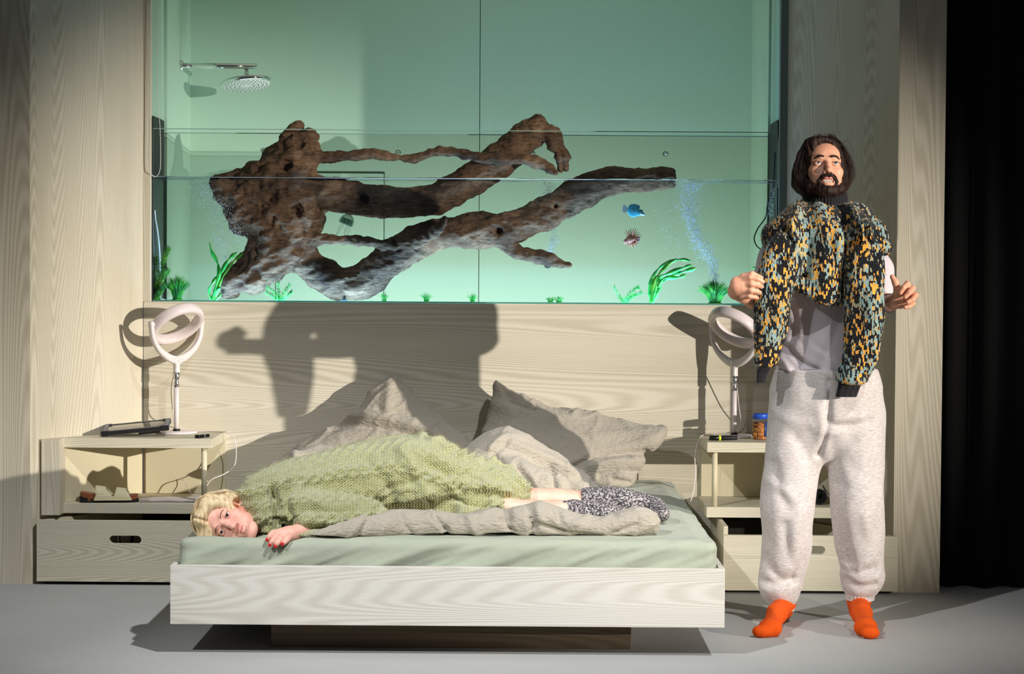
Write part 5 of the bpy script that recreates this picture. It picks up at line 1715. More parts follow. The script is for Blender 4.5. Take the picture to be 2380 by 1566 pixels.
def sweater():
    sw = raw = None
    S = SDF((0.80, MY - .34, 0.94), (1.50, MY + .20, 1.60), 0.0055)
    bib = [(1868, 466), (1905, 458), (1965, 464), (2000, 478), (2028, 508), (2048, 542), (2076, 572), (2066, 592), (2050, 606), (2046, 650), (2030, 680), (1990, 700), (1950, 712), (1915, 706), (1885, 696), (1855, 680), (1832, 664), (1812, 640), (1794, 610), (1786, 575), (1786, 535), (1800, 508), (1835, 486)]
    S.poly(cr(pxz(bib, MY - .15), 4, True), lambda X, Z: MY - .16 + .16 * np.clip((Z - 1.45) / .12, 0, 1), .055, .09, 0)
    S.chain([m(1902, 508), m(1858, 520, -.02), m(1818, 552, -.03)], [.066, .068, .072], .03)
    S.chain([m(1938, 508), m(1985, 520, -.02), m(2028, 556, -.03)], [.066, .068, .068], .03)
    S.ell(m(1920, 545, .06), (.19, .10, .11), .04)
    S.cap(m(1960, 560, -.19), m(2062, 578, -.12), .050, .020, .03)
    V, Q = S.mesh()
    V = relax(V, Q, 2)
    N = normals(V, Q)
    V = fold(V, N, MY - .2, [([(1966, 520), (1967, 590), (1968, 690)], 11, -.045), ([(1985, 490), (1995, 540), (1990, 580), (1985, 620)], 11, .038), ([(2010, 500), (2020, 560), (2040, 585)], 9, .022),
                              ([(1985, 575), (2020, 590), (2050, 600)], 10, -.036), ([(2005, 520), (2008, 570)], 6, -.02), ([(1860, 490), (1840, 530), (1850, 575), (1830, 605)], 11, .034), ([(1815, 520), (1825, 570), (1815, 615)], 10, -.034),
                              ([(1840, 590), (1830, 620), (1850, 640)], 9, .024), ([(1830, 628), (1870, 645)], 8, -.02), ([(1915, 480), (1912, 690)], 16, .012), ([(1880, 560), (1872, 640)], 9, -.014), ([(1985, 610), (1975, 690)], 8, -.018), ([(1850, 660), (1905, 690), (1960, 695)], 9, .012)])
    V = V + N * (0.008 * fbm(V * np.array([14, 10, 10]), 1.0, 5, 2))[:, None]
    w = raw_obj('sweater', V, Q, M['fleck'], man)
    N = normals(V, Q)
    fv, ff = fuzz_vf(V, N, Q, 9000, .016, .00028, 5, (0, 0, -.3), lambda P, n: n[:, 1] < .4)
    o = raw_obj('sweater_fuzz', fv, ff, M['fleck_hair'], w); o['kind'] = 'stuff'
    # hanging empty sleeves
    def sleeve(pts, rs, cuff_pts, cuff_r, seed):
        P = np.array(pts)
        S = SDF(P.min(0) - .13, P.max(0) + .13, .0055)
        S.chain(P, rs, .02, False, (1, .62, 1), 3)
        S.cut(lambda X, Y, Z: (np.array(cuff_pts)[0][2] - Z) + 0 * X + 0 * Y)
        V, Q = S.mesh()
        N = normals(V, Q)
        V = V + N * (0.011 * fbm(V * np.array([16, 10, 7]), 1.0, seed, 2))[:, None]
        s_ = raw_obj('sleeve', V, Q, M['fleck'], w)
        N = normals(V, Q)
        fv, ff = fuzz_vf(V, N, Q, 4200, .014, .00028, seed, (0, 0, -.3), lambda P_, n: n[:, 1] < .5)
        o = raw_obj('sleeve_fuzz', fv, ff, M['fleck_hair'], w); o['kind'] = 'stuff'
        cp = cr(cuff_pts, 4)
        V, Fc = [], []
        n = 66
        for j, c in enumerate(cp):
            f = j / (len(cp) - 1)
            rx = cuff_r[0] * (1 - f) + cuff_r[1] * f
            for i in range(n):
                a = 2 * math.pi * i / n
                k = 1 + .06 * math.cos(11 * a)
                V.append(c + np.array([rx * k * math.cos(a), rx * .55 * k * math.sin(a), 0]))
        for j in range(len(cp) - 1):
            for i in range(n):
                a_, b_ = j * n + i, j * n + (i + 1) % n
                Fc.append((a_, b_, b_ + n, a_ + n))
        Fc.append(tuple(range(n))); Fc.append(tuple(range(len(cp) * n - 1, (len(cp) - 1) * n - 1, -1)))
        raw_obj('sleeve_cuff', np.array(V), Fc, M['rib'], w)
    sleeve([m(1826, 580, -.20), m(1805, 640, -.225), m(1797, 700, -.22), m(1790, 760, -.20), m(1784, 810, -.19), m(1776, 862, -.185)], [.060, .056, .052, .047, .038, .027],
           [m(1777, 850, -.185), m(1772, 868, -.185), m(1769, 890, -.183)], (.024, .015), 31)
    sleeve([m(2012, 590, -.20), m(2008, 660, -.215), m(2008, 720, -.215), m(2000, 780, -.21), m(1990, 840, -.205), m(1975, 892, -.20)], [.062, .060, .058, .056, .050, .041],
           [m(1976, 888, -.20), m(1971, 905, -.20), m(1966, 922, -.20)], (.040, .036), 37)
    # rolled ribbed turtleneck
    V, Fc = [], []
    n, lv = 44 * 6, 14
    for j in range(lv + 1):
        f = j / lv
        c = m(1919, 434, -.005) * (1 - f) + m(1917, 488, -.02) * f
        r = .068 + .008 * math.sin(math.pi * f) + .010 * f
        for i in range(n):
            a = 2 * math.pi * i / n
            k = 1 + .022 * math.cos(44 * a)
            V.append(c + np.array([r * k * math.cos(a), r * 1.05 * k * math.sin(a), 0]))
    for j in range(lv + 1):
        f = j / lv
        c = m(1917, 488, -.02) * (1 - f) + m(1919, 434, -.005) * f
        r = .060
        for i in range(n):
            a = 2 * math.pi * i / n
            V.append(c + np.array([r * math.cos(a), r * 1.05 * math.sin(a), 0]))
    L = 2 * (lv + 1)
    for j in range(L):
        for i in range(n):
            a_, b_ = j * n + i, j * n + (i + 1) % n
            c_, d_ = ((j + 1) % L) * n + i, ((j + 1) % L) * n + (i + 1) % n
            Fc.append((a_, b_, d_, c_))
    raw_obj('turtleneck', np.array(V), Fc, M['rib'], w)
sweater()

# ---------------------------------------------------------------- the lying woman
wom = thing('person', 'woman in a green cable sweater lying face down across the bed, cheek on the mattress', 'person', (-0.4, -1.7, 0.40))
def wp(px, py, y): return at(px, py, y)
zax = np.array([-.955, .02, .295]); zax /= np.linalg.norm(zax)
fwd = np.array([.06, -1.0, .10]); fwd = fwd - zax * (fwd @ zax); fwd /= np.linalg.norm(fwd)
yax = -fwd
xax = np.cross(yax, zax)
RW = np.column_stack([xax, yax, zax])
TW = frame(RW, 0.94, (0, -.088, .003), wp(521, 1216, -2.015))
hv, hq, hm = head_vf(False)
HV, HQ, HM = [xf(hv, TW)], [hq], [hm]
# body inside the sweater, legs
BY = -1.62
S = SDF((-1.0, -2.02, MZ - .012), (0.50, -1.25, 0.72), 0.008)
S.chain([wp(625, 1170, -1.82), wp(740, 1150, -1.70), wp(880, 1135, BY), wp(1000, 1130, BY), wp(1100, 1140, BY)], [.07, .10, .11, .125, .10], .04)
S.chain([wp(580, 1180, -1.90), wp(630, 1170, -1.82)], [.045, .055], .02)
def leg_field(S):
    S.chain([wp(1080, 1150, BY), wp(1200, 1160, -1.58), wp(1290, 1164, -1.56), wp(1420, 1170, -1.55), wp(1500, 1178, -1.55)], [.075, .046, .042, .040, .032], .02)
    S.chain([wp(1080, 1165, -1.70), wp(1180, 1182, -1.72), wp(1300, 1188, -1.72), wp(1420, 1196, -1.72)], [.06, .036, .036, .03], .02)
leg_field(S)
S.cut(lambda X, Y, Z: MZ + .016 - Z + 0 * X + 0 * Y)
add_body(*S.mesh())
# right arm and hand hanging over the mattress edge
def woman_hand(S):
    S.chain([wp(720, 1226, -1.99), wp(690, 1236, -2.025), wp(676, 1240, -2.045)], [.030, .024, .020], .01)
    S.chain([wp(676, 1240, -2.045), wp(662, 1243, -2.060)], [.023, .020], .012)
    S.chain([wp(668, 1236, -2.045), wp(655, 1238, -2.060)], [.019, .017], .012)
    for pts, rs in (([(648, 1236, -2.062), (634, 1238, -2.080), (626, 1246, -2.092), (622, 1254, -2.094)], [.0110, .0092, .0080, .0066]),
                    ([(653, 1241, -2.066), (641, 1248, -2.094), (632, 1258, -2.104), (627, 1266, -2.104)], [.0112, .0095, .0084, .0070]),
                    ([(661, 1246, -2.070), (652, 1253, -2.096), (645, 1262, -2.106), (640, 1269, -2.106)], [.0110, .0094, .0084, .0070]),
                    ([(672, 1249, -2.066), (667, 1255, -2.090), (662, 1260, -2.100), (657, 1264, -2.102)], [.0100, .0085, .0075, .0064])):
        S.chain([wp(*p) for p in pts], rs, .003)
    S.chain([wp(660, 1236, -2.045), wp(642, 1241, -2.055), wp(628, 1243, -2.065)], [.013, .0105, .0085], .004)
c0 = wp(665, 1243, -2.05)
add_body(*hand_mesh(c0 - np.array([.085, .085, .06]), c0 + np.array([.11, .10, .06]), woman_hand, .0020))
bodyw = raw_obj('body', np.concatenate(HV), np.concatenate(HQ), None, wom, True, False, [M['skin_w'], M['lip_w'], M['mouth']], np.concatenate(HM))
eyes(TW, wom, (-.10, -1, -.02), plain('iris_dark', srgb(70, 62, 66), 0.1))
brows(TW, wom, plain('brow_brown', srgb(130, 92, 74), 0.7), .0, .0024)
lashes(TW, wom, plain('lash_brown', srgb(72, 48, 42), .6), .0008, .0044)
nail = plain('red_nail_polish', srgb(196, 40, 44), 0.15)
for tp in ((621, 1254, -2.098), (627, 1266, -2.109), (640, 1269, -2.111), (656, 1264, -2.107)):
    V, Fc = sphere_vf((0, 0, 0), 1, 14, 10)
    raw_obj('fingernail', V * np.array([.0062, .0035, .0075]) + wp(*tp), Fc, nail, wom)

PRESS = [(HV[0], HQ[0]), (HV[-1], HQ[-1] - sum(len(v) for v in HV[:-1]))]
def woman_hair():
    S = SDF((-.14, -.13, -.17), (.14, .16, .16), 0.003)
    S.ell((.006, .022, .040), (.098, .110, .104), 0)
    # thick sweep from the parting over the upper side of the head to the ear
    S.chain([(-.010, -.070, .085), (.045, -.050, .075), (.078, -.010, .035), (.080, .030, -.015), (.070, .050, -.065)], [.030, .036, .034, .034, .028], .02)
    S.chain([(-.015, -.066, .082), (-.055, -.052, .060), (-.078, -.030, .010), (-.085, -.005, -.04)], [.022, .024, .022, .02], .02)
    S.ell((0, .065, -.03), (.078, .055, .075), .03)
    S.ell((.004, -.108, -.045), (.066, .075, .108), .010, True)
    S.ell((.012, -.112, .020), (.060, .056, .054), .010, True)
    # cheek and ear stay free on the upper side
    S.ell((.078, -.020, -.030), (.026, .028, .040), .008, True)
    V, Q = S.mesh()
    V = relax(V, Q, 2)
    N = normals(V, Q)
    a = np.arctan2(V[:, 0] + .01, V[:, 2] + .02)
    r_ = np.sqrt(V[:, 0] ** 2 + V[:, 2] ** 2)
    q = np.stack([(V[:, 1] + .5 * r_) * 42, a * 1.5, r_ * 4], 1)
    V = V + N * (0.0030 * fbm(q, 1.0, 4, 3))[:, None]
    # groove of the parting
    d = np.abs(V[:, 0] + .012) + np.clip(V[:, 1] - .02, 0, 1)
    V = V - N * (0.008 * np.exp(-(d / .006) ** 2) * (V[:, 2] > .06))[:, None]
    W_ = xf(V, TW); W_[:, 2] = np.maximum(W_[:, 2], MZ - .020)
    raw_obj('hair', W_, Q, M['hair_w'], wom)
    PRESS.append((W_, Q))
    rs = np.random.RandomState(8)
    roots = []
    for k in range(420):
        y0 = rs.uniform(-.085, .08)
        b = rs.uniform(1.06, 1.20)
        roots.append([(-.010, y0, .128 - .9 * y0 * y0 * 10 * .3), (.045 * b, y0 * .9, .105 * b), (.088 * b, y0 * .7 + .01, .045 * b), (.097 * b, y0 * .4 + .035, -.015), (.082 * b, .055 + y0 * .2, -.072 + rs.uniform(-.012, .012))])
    for k in range(60):
        y0 = rs.uniform(-.08, .04)
        roots.append([(-.012, y0, .126), (-.06, y0, .098), (-.092, y0, .03), (-.096, y0 + .01, -.04)])
    o = strands('hair_strands', TW, roots, M['hair_w'], wom, .0006)
    for v in o.data.vertices:
        if v.co.z < -0.020: v.co.z = -0.020
woman_hair()

def green_knit():
    t = NT('green_cable_knit'); o = t.obj()
    n = t.noise(o, 7, 3, 0.6)
    n2 = t.noise(t.map(o, (60, 130, 130)), 1.0, 3, 0.7)
    t.col(t.mix(n2, t.mix(n, srgb(142, 144, 94), srgb(164, 164, 112)), srgb(198, 197, 142))); t.set(Roughness=0.95)
    t.b.inputs['Sheen Weight'].default_value = 0.4
    t.b.inputs['Specular IOR Level'].default_value = 0.1
    sp = t.n('SeparateXYZ'); t.l(o, sp.inputs[0])
    # stitches: columns of little Vs running along the body
    s_ = t.math('ADD', t.math('MULTIPLY', sp.outputs[2], 1.0), t.math('MULTIPLY', sp.outputs[1], 0.8))
    wob = t.math('MULTIPLY_ADD', t.noise(o, 6, 2), 0.03, -0.015)
    s2 = t.math('ADD', s_, wob)
    colm = t.math('PINGPONG', t.math('MULTIPLY', s2, 95.0), 0.5)
    row = t.math('SINE', t.math('MULTIPLY', t.math('ADD', sp.outputs[0], t.math('MULTIPLY', colm, 0.012)), 620.0))
    cs = t.math('SINE', t.math('MULTIPLY', colm, 6.2832))
    h = t.math('ADD', t.math('MULTIPLY', row, 0.5), t.math('MULTIPLY', cs, 0.6))
    h = t.math('ADD', h, n2)
    t.bump(h, 0.75, 0.006)
    return t.m
M['green_knit'] = green_knit()
M['green_fibre'] = plain('green_mohair', srgb(178, 180, 126), 0.9)

def sweater_field(S):
    S.chain([wp(600, 1168, -1.86), wp(660, 1152, -1.78), wp(740, 1142, -1.70), wp(850, 1124, -1.62), wp(940, 1114, -1.60), wp(1010, 1122, -1.60), wp(1080, 1142, -1.60), wp(1140, 1146, -1.60), wp(1195, 1158, -1.60)],
            [.078, .105, .120, .140, .148, .140, .112, .098, .055], .04, False, (1, 1.35, 1), 3)
    # collar bunched round the neck, near shoulder
    S.chain([wp(588, 1128, -1.80), wp(606, 1155, -1.88), wp(622, 1195, -1.95), wp(632, 1225, -1.97)], [.032, .042, .046, .034], .02)
    S.chain([wp(640, 1150, -1.86), wp(690, 1180, -1.92), wp(730, 1200, -1.94)], [.065, .060, .05], .03)
    # upper arm to the elbow, then forearm back to the cuff
    S.chain([wp(700, 1180, -1.90), wp(770, 1185, -1.93), wp(850, 1188, -1.93), wp(868, 1200, -1.94)], [.062, .058, .050, .042], .025, False, (1, 1, 1), 2)
    S.chain([wp(868, 1202, -1.95), wp(810, 1218, -1.985), wp(750, 1226, -2.00), wp(712, 1232, -2.01), wp(694, 1238, -2.015)], [.042, .046, .045, .040, .035], .02, False, (1, 1, 1), 2)
    # hem flaring over the thighs
    S.chain([wp(1090, 1180, -1.78), wp(1140, 1186, -1.76), wp(1185, 1182, -1.70), wp(1222, 1164, -1.60)], [.04, .035, .028, .018], .03)
    S.chain([wp(1150, 1085, -1.50), wp(1176, 1110, -1.50), wp(1190, 1150, -1.55)], [.032, .030, .03], .03)

def woman_sweater():
    S = SDF((-1.08, -2.09, MZ - .012), (0.16, -1.26, 0.80), 0.006)
    sweater_field(S)
    # she rests on the mattress at the shoulders, on the thin duvet layer further down
    S.cut(lambda X, Y, Z: MZ + .014 * np.clip((X + .68) / .08, 0, 1) * np.clip((Y + 1.90) / .06, 0, 1) - Z)
    V, Q = S.mesh()
    V = relax(V, Q, 2)
    N = normals(V, Q)
    V = fold(V, N, -1.85, [([(700, 1205), (780, 1212), (850, 1214)], 7, -.034), ([(660, 1200), (690, 1215), (720, 1216)], 7, -.032), ([(640, 1125), (655, 1175), (652, 1232)], 8, -.036), ([(690, 1110), (672, 1150), (690, 1195)], 9, -.018), ([(740, 1160), (780, 1170), (830, 1165)], 12, .016), ([(780, 1190), (800, 1180), (830, 1185)], 7, -.014), ([(712, 1230), (735, 1215)], 6, -.012),
                            ([(872, 1180), (900, 1160), (960, 1150)], 8, -.014), ([(880, 1200), (930, 1190), (990, 1182)], 9, -.034), ([(1000, 1180), (1060, 1165), (1130, 1170)], 10, -.030), ([(900, 1140), (960, 1120), (1000, 1090)], 12, -.022), ([(930, 1165), (1000, 1150), (1050, 1120)], 12, .020), ([(1010, 1205), (1080, 1195), (1130, 1195)], 8, .014), ([(1060, 1150), (1120, 1140), (1180, 1150)], 9, .014), ([(700, 1225), (690, 1245)], 4, -.006)])
    V = fold(V, N, -1.6, [([(940, 1040), (970, 1080), (1000, 1130)], 10, .014), ([(1000, 1060), (1040, 1085), (1080, 1130)], 10, -.014), ([(1050, 1065), (1100, 1085), (1140, 1120)], 11, .014), ([(1090, 1085), (1120, 1090), (1140, 1082)], 9, -.014), ([(860, 1060), (900, 1100), (930, 1150)], 12, -.010)])
    # cable columns following the body
    ztop = np.interp(V[:, 0], [-0.92, -.75, -.55, -.4, -.22, -.05, .02], [.56, .62, .68, .70, .60, .585, .5])
    v = (V[:, 2] - .40) / np.maximum(ztop - .40, .05) + 0.35 * (V[:, 1] + 1.8)
    phase = v * 3.6 + .10 * np.sin(V[:, 0] * 9)
    c = phase - np.floor(phase) - .5
    al = 2 * np.pi * V[:, 0] / .085 + np.floor(phase) * 1.3
    s1, s2 = .19 * np.sin(al), -.19 * np.sin(al)
    h1 = np.exp(-((c - s1) / .13) ** 2) * (1 + .45 * np.cos(al))
    h2 = np.exp(-((c - s2) / .13) ** 2) * (1 - .45 * np.cos(al))
    rib = .25 * np.clip(np.cos(2 * np.pi * c * 6), 0, 1) * (np.abs(c) > .33)
    keep = np.where(np.floor(phase) % 2 == 0, 1.0, .5)
    d = .014 * np.maximum(h1, h2) * keep + .008 * rib + .010 * vnoise(V * np.array([1, 1, 1.8]), 9, 3) - .005
    V = V + N * d[:, None]
    V[:, 2] = np.maximum(V[:, 2], MZ)
    w = raw_obj('sweater', V, Q, M['green_knit'], wom)
    N = normals(V, Q)
    fv, ff = fuzz_vf(V, N, Q, 26000, .012, .00026, 9, (0, 0, 0), lambda P, n: (n[:, 1] < .55))
    o = raw_obj('sweater_fuzz', fv, ff, M['green_fibre'], w); o['kind'] = 'stuff'
woman_sweater()

def tweed():
    t = NT('speckled_grey_wool'); o = t.obj()
    n = t.noise(o, 150, 2, 0.6)
    t.col(t.ramp(n, [(0.40, srgb(44, 42, 48)), (0.50, srgb(92, 87, 90)), (0.60, srgb(172, 164, 160))])); t.set(Roughness=0.95)
    t.bump(n, 0.7, 0.004)
    return t.m
M['tweed'] = tweed()
SOCKS = (([(1352, 1163, -1.555), (1420, 1164, -1.55), (1480, 1172, -1.55), (1512, 1180, -1.55), (1530, 1190, -1.60), (1540, 1196, -1.66)], [.045, .047, .044, .040, .034, .022], 1),
                    ([(1296, 1184, -1.72), (1360, 1188, -1.72), (1420, 1196, -1.72), (1462, 1200, -1.70)], [.030, .036, .034, .024], 2))
for pts, rs, sd in SOCKS:
    P = np.array([wp(*p) for p in pts])
    S = SDF(P.min(0) - .06, P.max(0) + .06, .004)
    S.chain(P, rs, .012, False, (1, 1, 1), 3)
    x0 = P[0][0]
    S.cut(lambda X, Y, Z: (x0 - X) + 0 * Y + 0 * Z)
    S.cut(lambda X, Y, Z: (MZ - Z) + 0 * Y + 0 * X)
    V, Q = S.mesh()
    N = normals(V, Q)
    V = V + N * (0.004 * fbm(V, 30, sd, 2))[:, None]
    raw_obj('sock', V, Q, M['tweed'], wom)

# bedding goes in last: it takes the shape of whoever lies on it
from mathutils.bvhtree import BVHTree
duvet()
mattress([BVHTree.FromPolygons([tuple(map(float, v)) for v in V_], [tuple(map(int, q)) for q in Q_]) for V_, Q_ in PRESS])

# ---------------------------------------------------------------- shower in the room behind
sh = thing('shower', 'chrome overhead shower head on a wall arm behind the aquarium', 'shower', (-1.565, 0.72, 2.15))
def sp(px, py, y): return at(px, py, y)
SY = 0.72
zA = sp(415, 153, SY)[2]
xw, xe = -1.5645, sp(597, 158, SY)[0]
ax = Matrix.Rotation(math.radians(90), 3, 'Y')
lathe('flange', [(0.0, 0), (0.026, 0), (0.026, 0.010), (0.022, 0.014), (0.0, 0.014)], M['chrome'], sh, (xw, SY, zA), 32, ax)
tube('arm', [(xw + .012, SY, zA), (xe, SY, zA)], 0.0135, M['chrome'], sh, 24)
xn = sp(573, 170, SY)[0]
lathe('neck', [(0.009, 0.0), (0.009, -0.020), (0.013, -0.024), (0.013, -0.036), (0.010, -0.040), (0.015, -0.046), (0.015, -0.056)], M['chrome'], sh, (xn, SY, zA - .012), 24)
hd_c = np.array([xn, SY, zA - .012 - .064])
RT = Matrix.Rotation(math.radians(-7), 3, 'Y') @ Matrix.Rotation(math.radians(-9), 3, 'X')
lathe('head', [(0.0, 0.010), (0.10, 0.010), (0.116, 0.006), (0.118, 0.0), (0.118, -0.010), (0.114, -0.013), (0.0, -0.013)], M['chrome'], sh, hd_c, 56, RT)
noz = plain('nozzle_grey', srgb(80, 84, 82), 0.5)
lathe('spray_face', [(0.0, -0.0131), (0.108, -0.0131), (0.106, -0.0145), (0.0, -0.0145)], plain('spray_face', srgb(200, 205, 200), 0.35), sh, hd_c, 48, RT)
V, Fc = [], []
for ring, cnt in ((0.035, 10), (0.055, 16), (0.075, 22), (0.094, 28)):
    for k in range(cnt):
        a = 2 * math.pi * k / cnt
        c = np.array(RT @ Vector((ring * math.cos(a), ring * math.sin(a), -0.0155))) + hd_c
        v, f = sphere_vf(c, .0026, 8, 6)
        b = len(V); V += list(v); Fc += [tuple(i + b for i in q) for q in f]
raw_obj('nozzles', np.array(V), Fc, noz, sh)['kind'] = 'stuff'

# ---------------------------------------------------------------- blind chains beside the opening
M['chain'] = plain('white_chain', srgb(225, 225, 215), 0.5)
def bead_chain(label, pts):
    P = cr(pts, 14)
    t = thing('blind_chain', label, 'chain', tuple(P[-1]), 'bead chains of the blinds')
    tube('cord', P, .0011, M['chain'], t, 6)
    L = np.concatenate([[0], np.cumsum(np.linalg.norm(np.diff(P, axis=0), axis=1))])
    n = int(L[-1] / .012)
    V, Fc = [], []
    for k in range(n):
        c = np.array([np.interp(k * .012, L, P[:, i]) for i in range(3)])
        v, f = sphere_vf(c, .0024, 8, 5)
        b = len(V); V += list(v); Fc += [tuple(i + b for i in q) for q in f]
    raw_obj('beads', np.array(V), Fc, M['chain'], t)['kind'] = 'stuff'
bead_chain('looped white bead chain hanging in front of the black end panel near the shower', [at(366, 0, .02), at(366, 200, .02), at(372, 300, .02), at(373, 380, .02), at(368, 405, .02), at(359, 410, .02), at(350, 402, -.012), at(342, 380, -.012), at(343, 250, -.012), at(345, 0, -.012)])
bead_chain('straight white bead chain hanging by the right end of the aquarium', [at(1812, 0, -.006), at(1812, 280, -.006), at(1809, 340, -.006), at(1808, 436, -.006)])

# ---------------------------------------------------------------- aquarium fittings
def clear_bolt(px, py, lab):
    c = at(px, py, TY1 - .012)
    t = thing('suction_hook', lab, 'hook', tuple(c), 'clear suction hooks on the back pane')
    rx = Matrix.Rotation(math.radians(90), 3, 'X')
    lathe('cup', [(0.0, 0), (0.013, 0.0), (0.012, 0.003), (0.007, 0.006), (0.006, 0.012)], M['clear'], t, c, 24, rx)
    lathe('rod', [(0.006, 0.004), (0.006, 0.028), (0.004, 0.030), (0, 0.030)], plain('clear_acrylic', srgb(190, 205, 195), 0.1), t, c, 16, rx)
    lathe('screw', [(0.0035, 0.030), (0.0035, 0.036), (0, 0.037)], M['chrome'], t, c, 12, rx)
for px, py, lb_ in ((612, 350, 'clear suction hook beside the driftwood stump'), (925, 355, 'clear suction hook above the thin upper branch'), (1238, 357, 'clear suction hook in the crook of the hooked branch'), (1547, 358, 'clear suction hook above the pale branch end')):
    clear_bolt(px, py, lb_)
ac = at(1273, 615, .20)
t = thing('air_stone', 'black ball air stone resting below the small twig', 'air stone', tuple(ac))
v, f = sphere_vf(ac, .0165, 24, 16)
raw_obj('ball', v, f, M['black'], t)
lathe('valve', [(0.004, -.004), (0.004, 0.010), (0, 0.010)], M['white'], t, ac + np.array([0, 0, .014]), 12)
ac = at(800, 700, .12)
t = thing('air_stone', 'small grey air stone on the aquarium floor below the trunk bend', 'air stone', (ac[0], .12, TZ0))
lathe('stone', [(0, 0), (.012, 0), (.014, .006), (.011, .013), (0, .016)], plain('grey_stone', srgb(90, 105, 105), 0.8), t, (ac[0], .12, TZ0 + .001), 20)
lathe('nozzle', [(.003, .015), (.003, .024), (0, .024)], M['black'], t, (ac[0], .12, TZ0 + .001), 10)
# pump with its cord by the right end
pc = at(1770, 600, .22)
t = thing('pump', 'black aquarium pump with a cord at the end panel behind the man', 'pump', tuple(pc))
rot_box('body', pc, (.030, .045, .075), 0, 0, math.radians(14), M['black_gloss'], t, .006)
rot_box('grille', pc + np.array([-.004, -.006, -.024]), (.026, .036, .026), 0, 0, math.radians(14), plain('navy_plastic', srgb(24, 50, 78), .4), t, .004)
tube('cord', np.minimum(cr([pc + np.array([0, 0, .036]), at(1758, 570, .24), at(1753, 553, .25), at(1762, 530, .25), at(1779, 505, .25), at(1784, 475, .25), at(1791, 452, .23), at(1797, 436, .19), (TX1 - .008, .15, 1.66), (TX1 - .008, .12, 1.72), (TX1 - .008, .10, 1.80)], 8), [TX1 - .0067, 9, 9]), .0028, M['black'], t, 8)
o = tube('air_hose', np.maximum(cr([at(355, 488, .052), at(361, 510, .075), at(367, 545, .11), at(371, 590, .15), at(372, 640, .18), at(371, 672, .19), at(373, 692, .205), at(384, 704, .225)], 8), [TX0 + .0085, 0, TZ0 + .0042]), .004, plain('clear_hose', srgb(215, 225, 222), .2), None, 10)
tag(o, 'clear air hose curving down beside the black end panel of the aquarium', 'hose')

# ---------------------------------------------------------------- plants
def leaf_mat(name, c1, c2, c3):
    t = NT(name); o = t.obj()
    n = t.noise(o, 30, 2, .5)
    t.col(t.ramp(n, [(0.35, c1), (0.5, c2), (0.65, c3)])); t.set(Roughness=.4)
    t.b.inputs['Subsurface Weight'].default_value = .05
    return t.m
M['grass'] = leaf_mat('grass_green', srgb(10, 96, 20), srgb(28, 140, 30), srgb(90, 180, 44))
M['leaf'] = leaf_mat('leaf_green', srgb(14, 140, 48), srgb(40, 184, 66), srgb(110, 210, 88))
M['lime'] = leaf_mat('lime_green', srgb(24, 116, 24), srgb(66, 150, 34), srgb(120, 185, 56))

def blade_vf(pts, w, th=.0006):
    """flat tapering leaf with thickness along a path"""
    P = cr(pts, 4)
    n = len(P)
    T = np.gradient(P, axis=0); T /= np.linalg.norm(T, axis=1)[:, None] + 1e-9
    s = np.cross(T, np.array([0.15, 1.0, 0.1])); s /= np.linalg.norm(s, axis=1)[:, None] + 1e-9
    nn = np.cross(s, T)
    f = np.linspace(0, 1, n)
    W_ = (w(f) if callable(w) else w * np.sqrt(np.clip(1 - f, 0, 1)) * (0.5 + .5 * np.minimum(1, f * 5)))[:, None]
    V = np.stack([P - s * W_, P + nn * th, P + s * W_, P - nn * th], 1).reshape(-1, 3)
    Fc = []
    for i in range(n - 1):
        for k in range(4):
            a, b = i * 4 + k, i * 4 + (k + 1) % 4
            Fc.append((a, b, b + 4, a + 4))
    return V, Fc

def in_tank(V, m_=.0055):
    """leaves bend along the panes instead of going through them"""
    return np.clip(V, [TX0 + m_, TY0 + .0095, TZ0 + .0008], [TX1 - m_, TY1 - .0095, 9])

def blades(name, items, mat, parent):
    V, Fc = [], []
    for pts, w in items:
        v, f = blade_vf(pts, w)
        b = len(V); V += list(v); Fc += [tuple(i + b for i in q) for q in f]
    o = raw_obj(name, in_tank(np.array(V)), Fc, mat, parent)
    o['kind'] = 'stuff'
    return o

PLG = 'plastic plants in the aquarium'
def tuft(label, px, y, wpx, hpx, count, seed, mat=None):
    rs = np.random.RandomState(seed)
    s = (y - CAMY) / F
    c = at(px, 706, y); c = np.array([c[0], y, TZ0 + .001])
    t = thing('grass_tuft', label, 'plant', tuple(c), PLG)
    lathe('base', [(0, 0), (.35 * wpx * s * .6, 0), (.3 * wpx * s * .6, .006), (0, .009)], M['grass'], t, c, 16)
    items = []
    for k in range(count):
        a = rs.uniform(0, 2 * math.pi); r = math.sqrt(rs.rand())
        top = np.array([r * wpx / 2 * s * math.cos(a), r * wpx / 2 * .5 * s * math.sin(a), hpx * s * (1 - .35 * r * r) * rs.uniform(.85, 1.12)])
        b0 = np.array([top[0] * .25, top[1] * .3, .003])
        mid = b0 * .5 + top * .5 + np.array([-top[0] * .12, 0, hpx * s * .10])
        items.append(([c + b0, c + mid, c + top], max(wpx * .012, .55) * s))
    blades('blades', items, mat or M['grass'], t)
tuft('bushy dark green grass tuft beside the black end panel', 412, .19, 70, 58, 220, 1)
tuft('bushy dark green grass tuft below the bubble column by the man', 1662, .13, 92, 54, 240, 2)
tuft('little grass tuft under the trunk bend', 893, .14, 30, 22, 44, 3)
tuft('little grass tuft below the middle of the trunk', 991, .14, 34, 23, 44, 4)
tuft('little grass tuft near the dark wall seam', 1098, .14, 30, 22, 44, 5)
tuft('little grass tuft, the leaning one of the pair under the twig', 1279, .15, 32, 15, 44, 6)
tuft('little grass tuft, the upright one of the pair under the twig', 1299, .13, 34, 18, 44, 7)

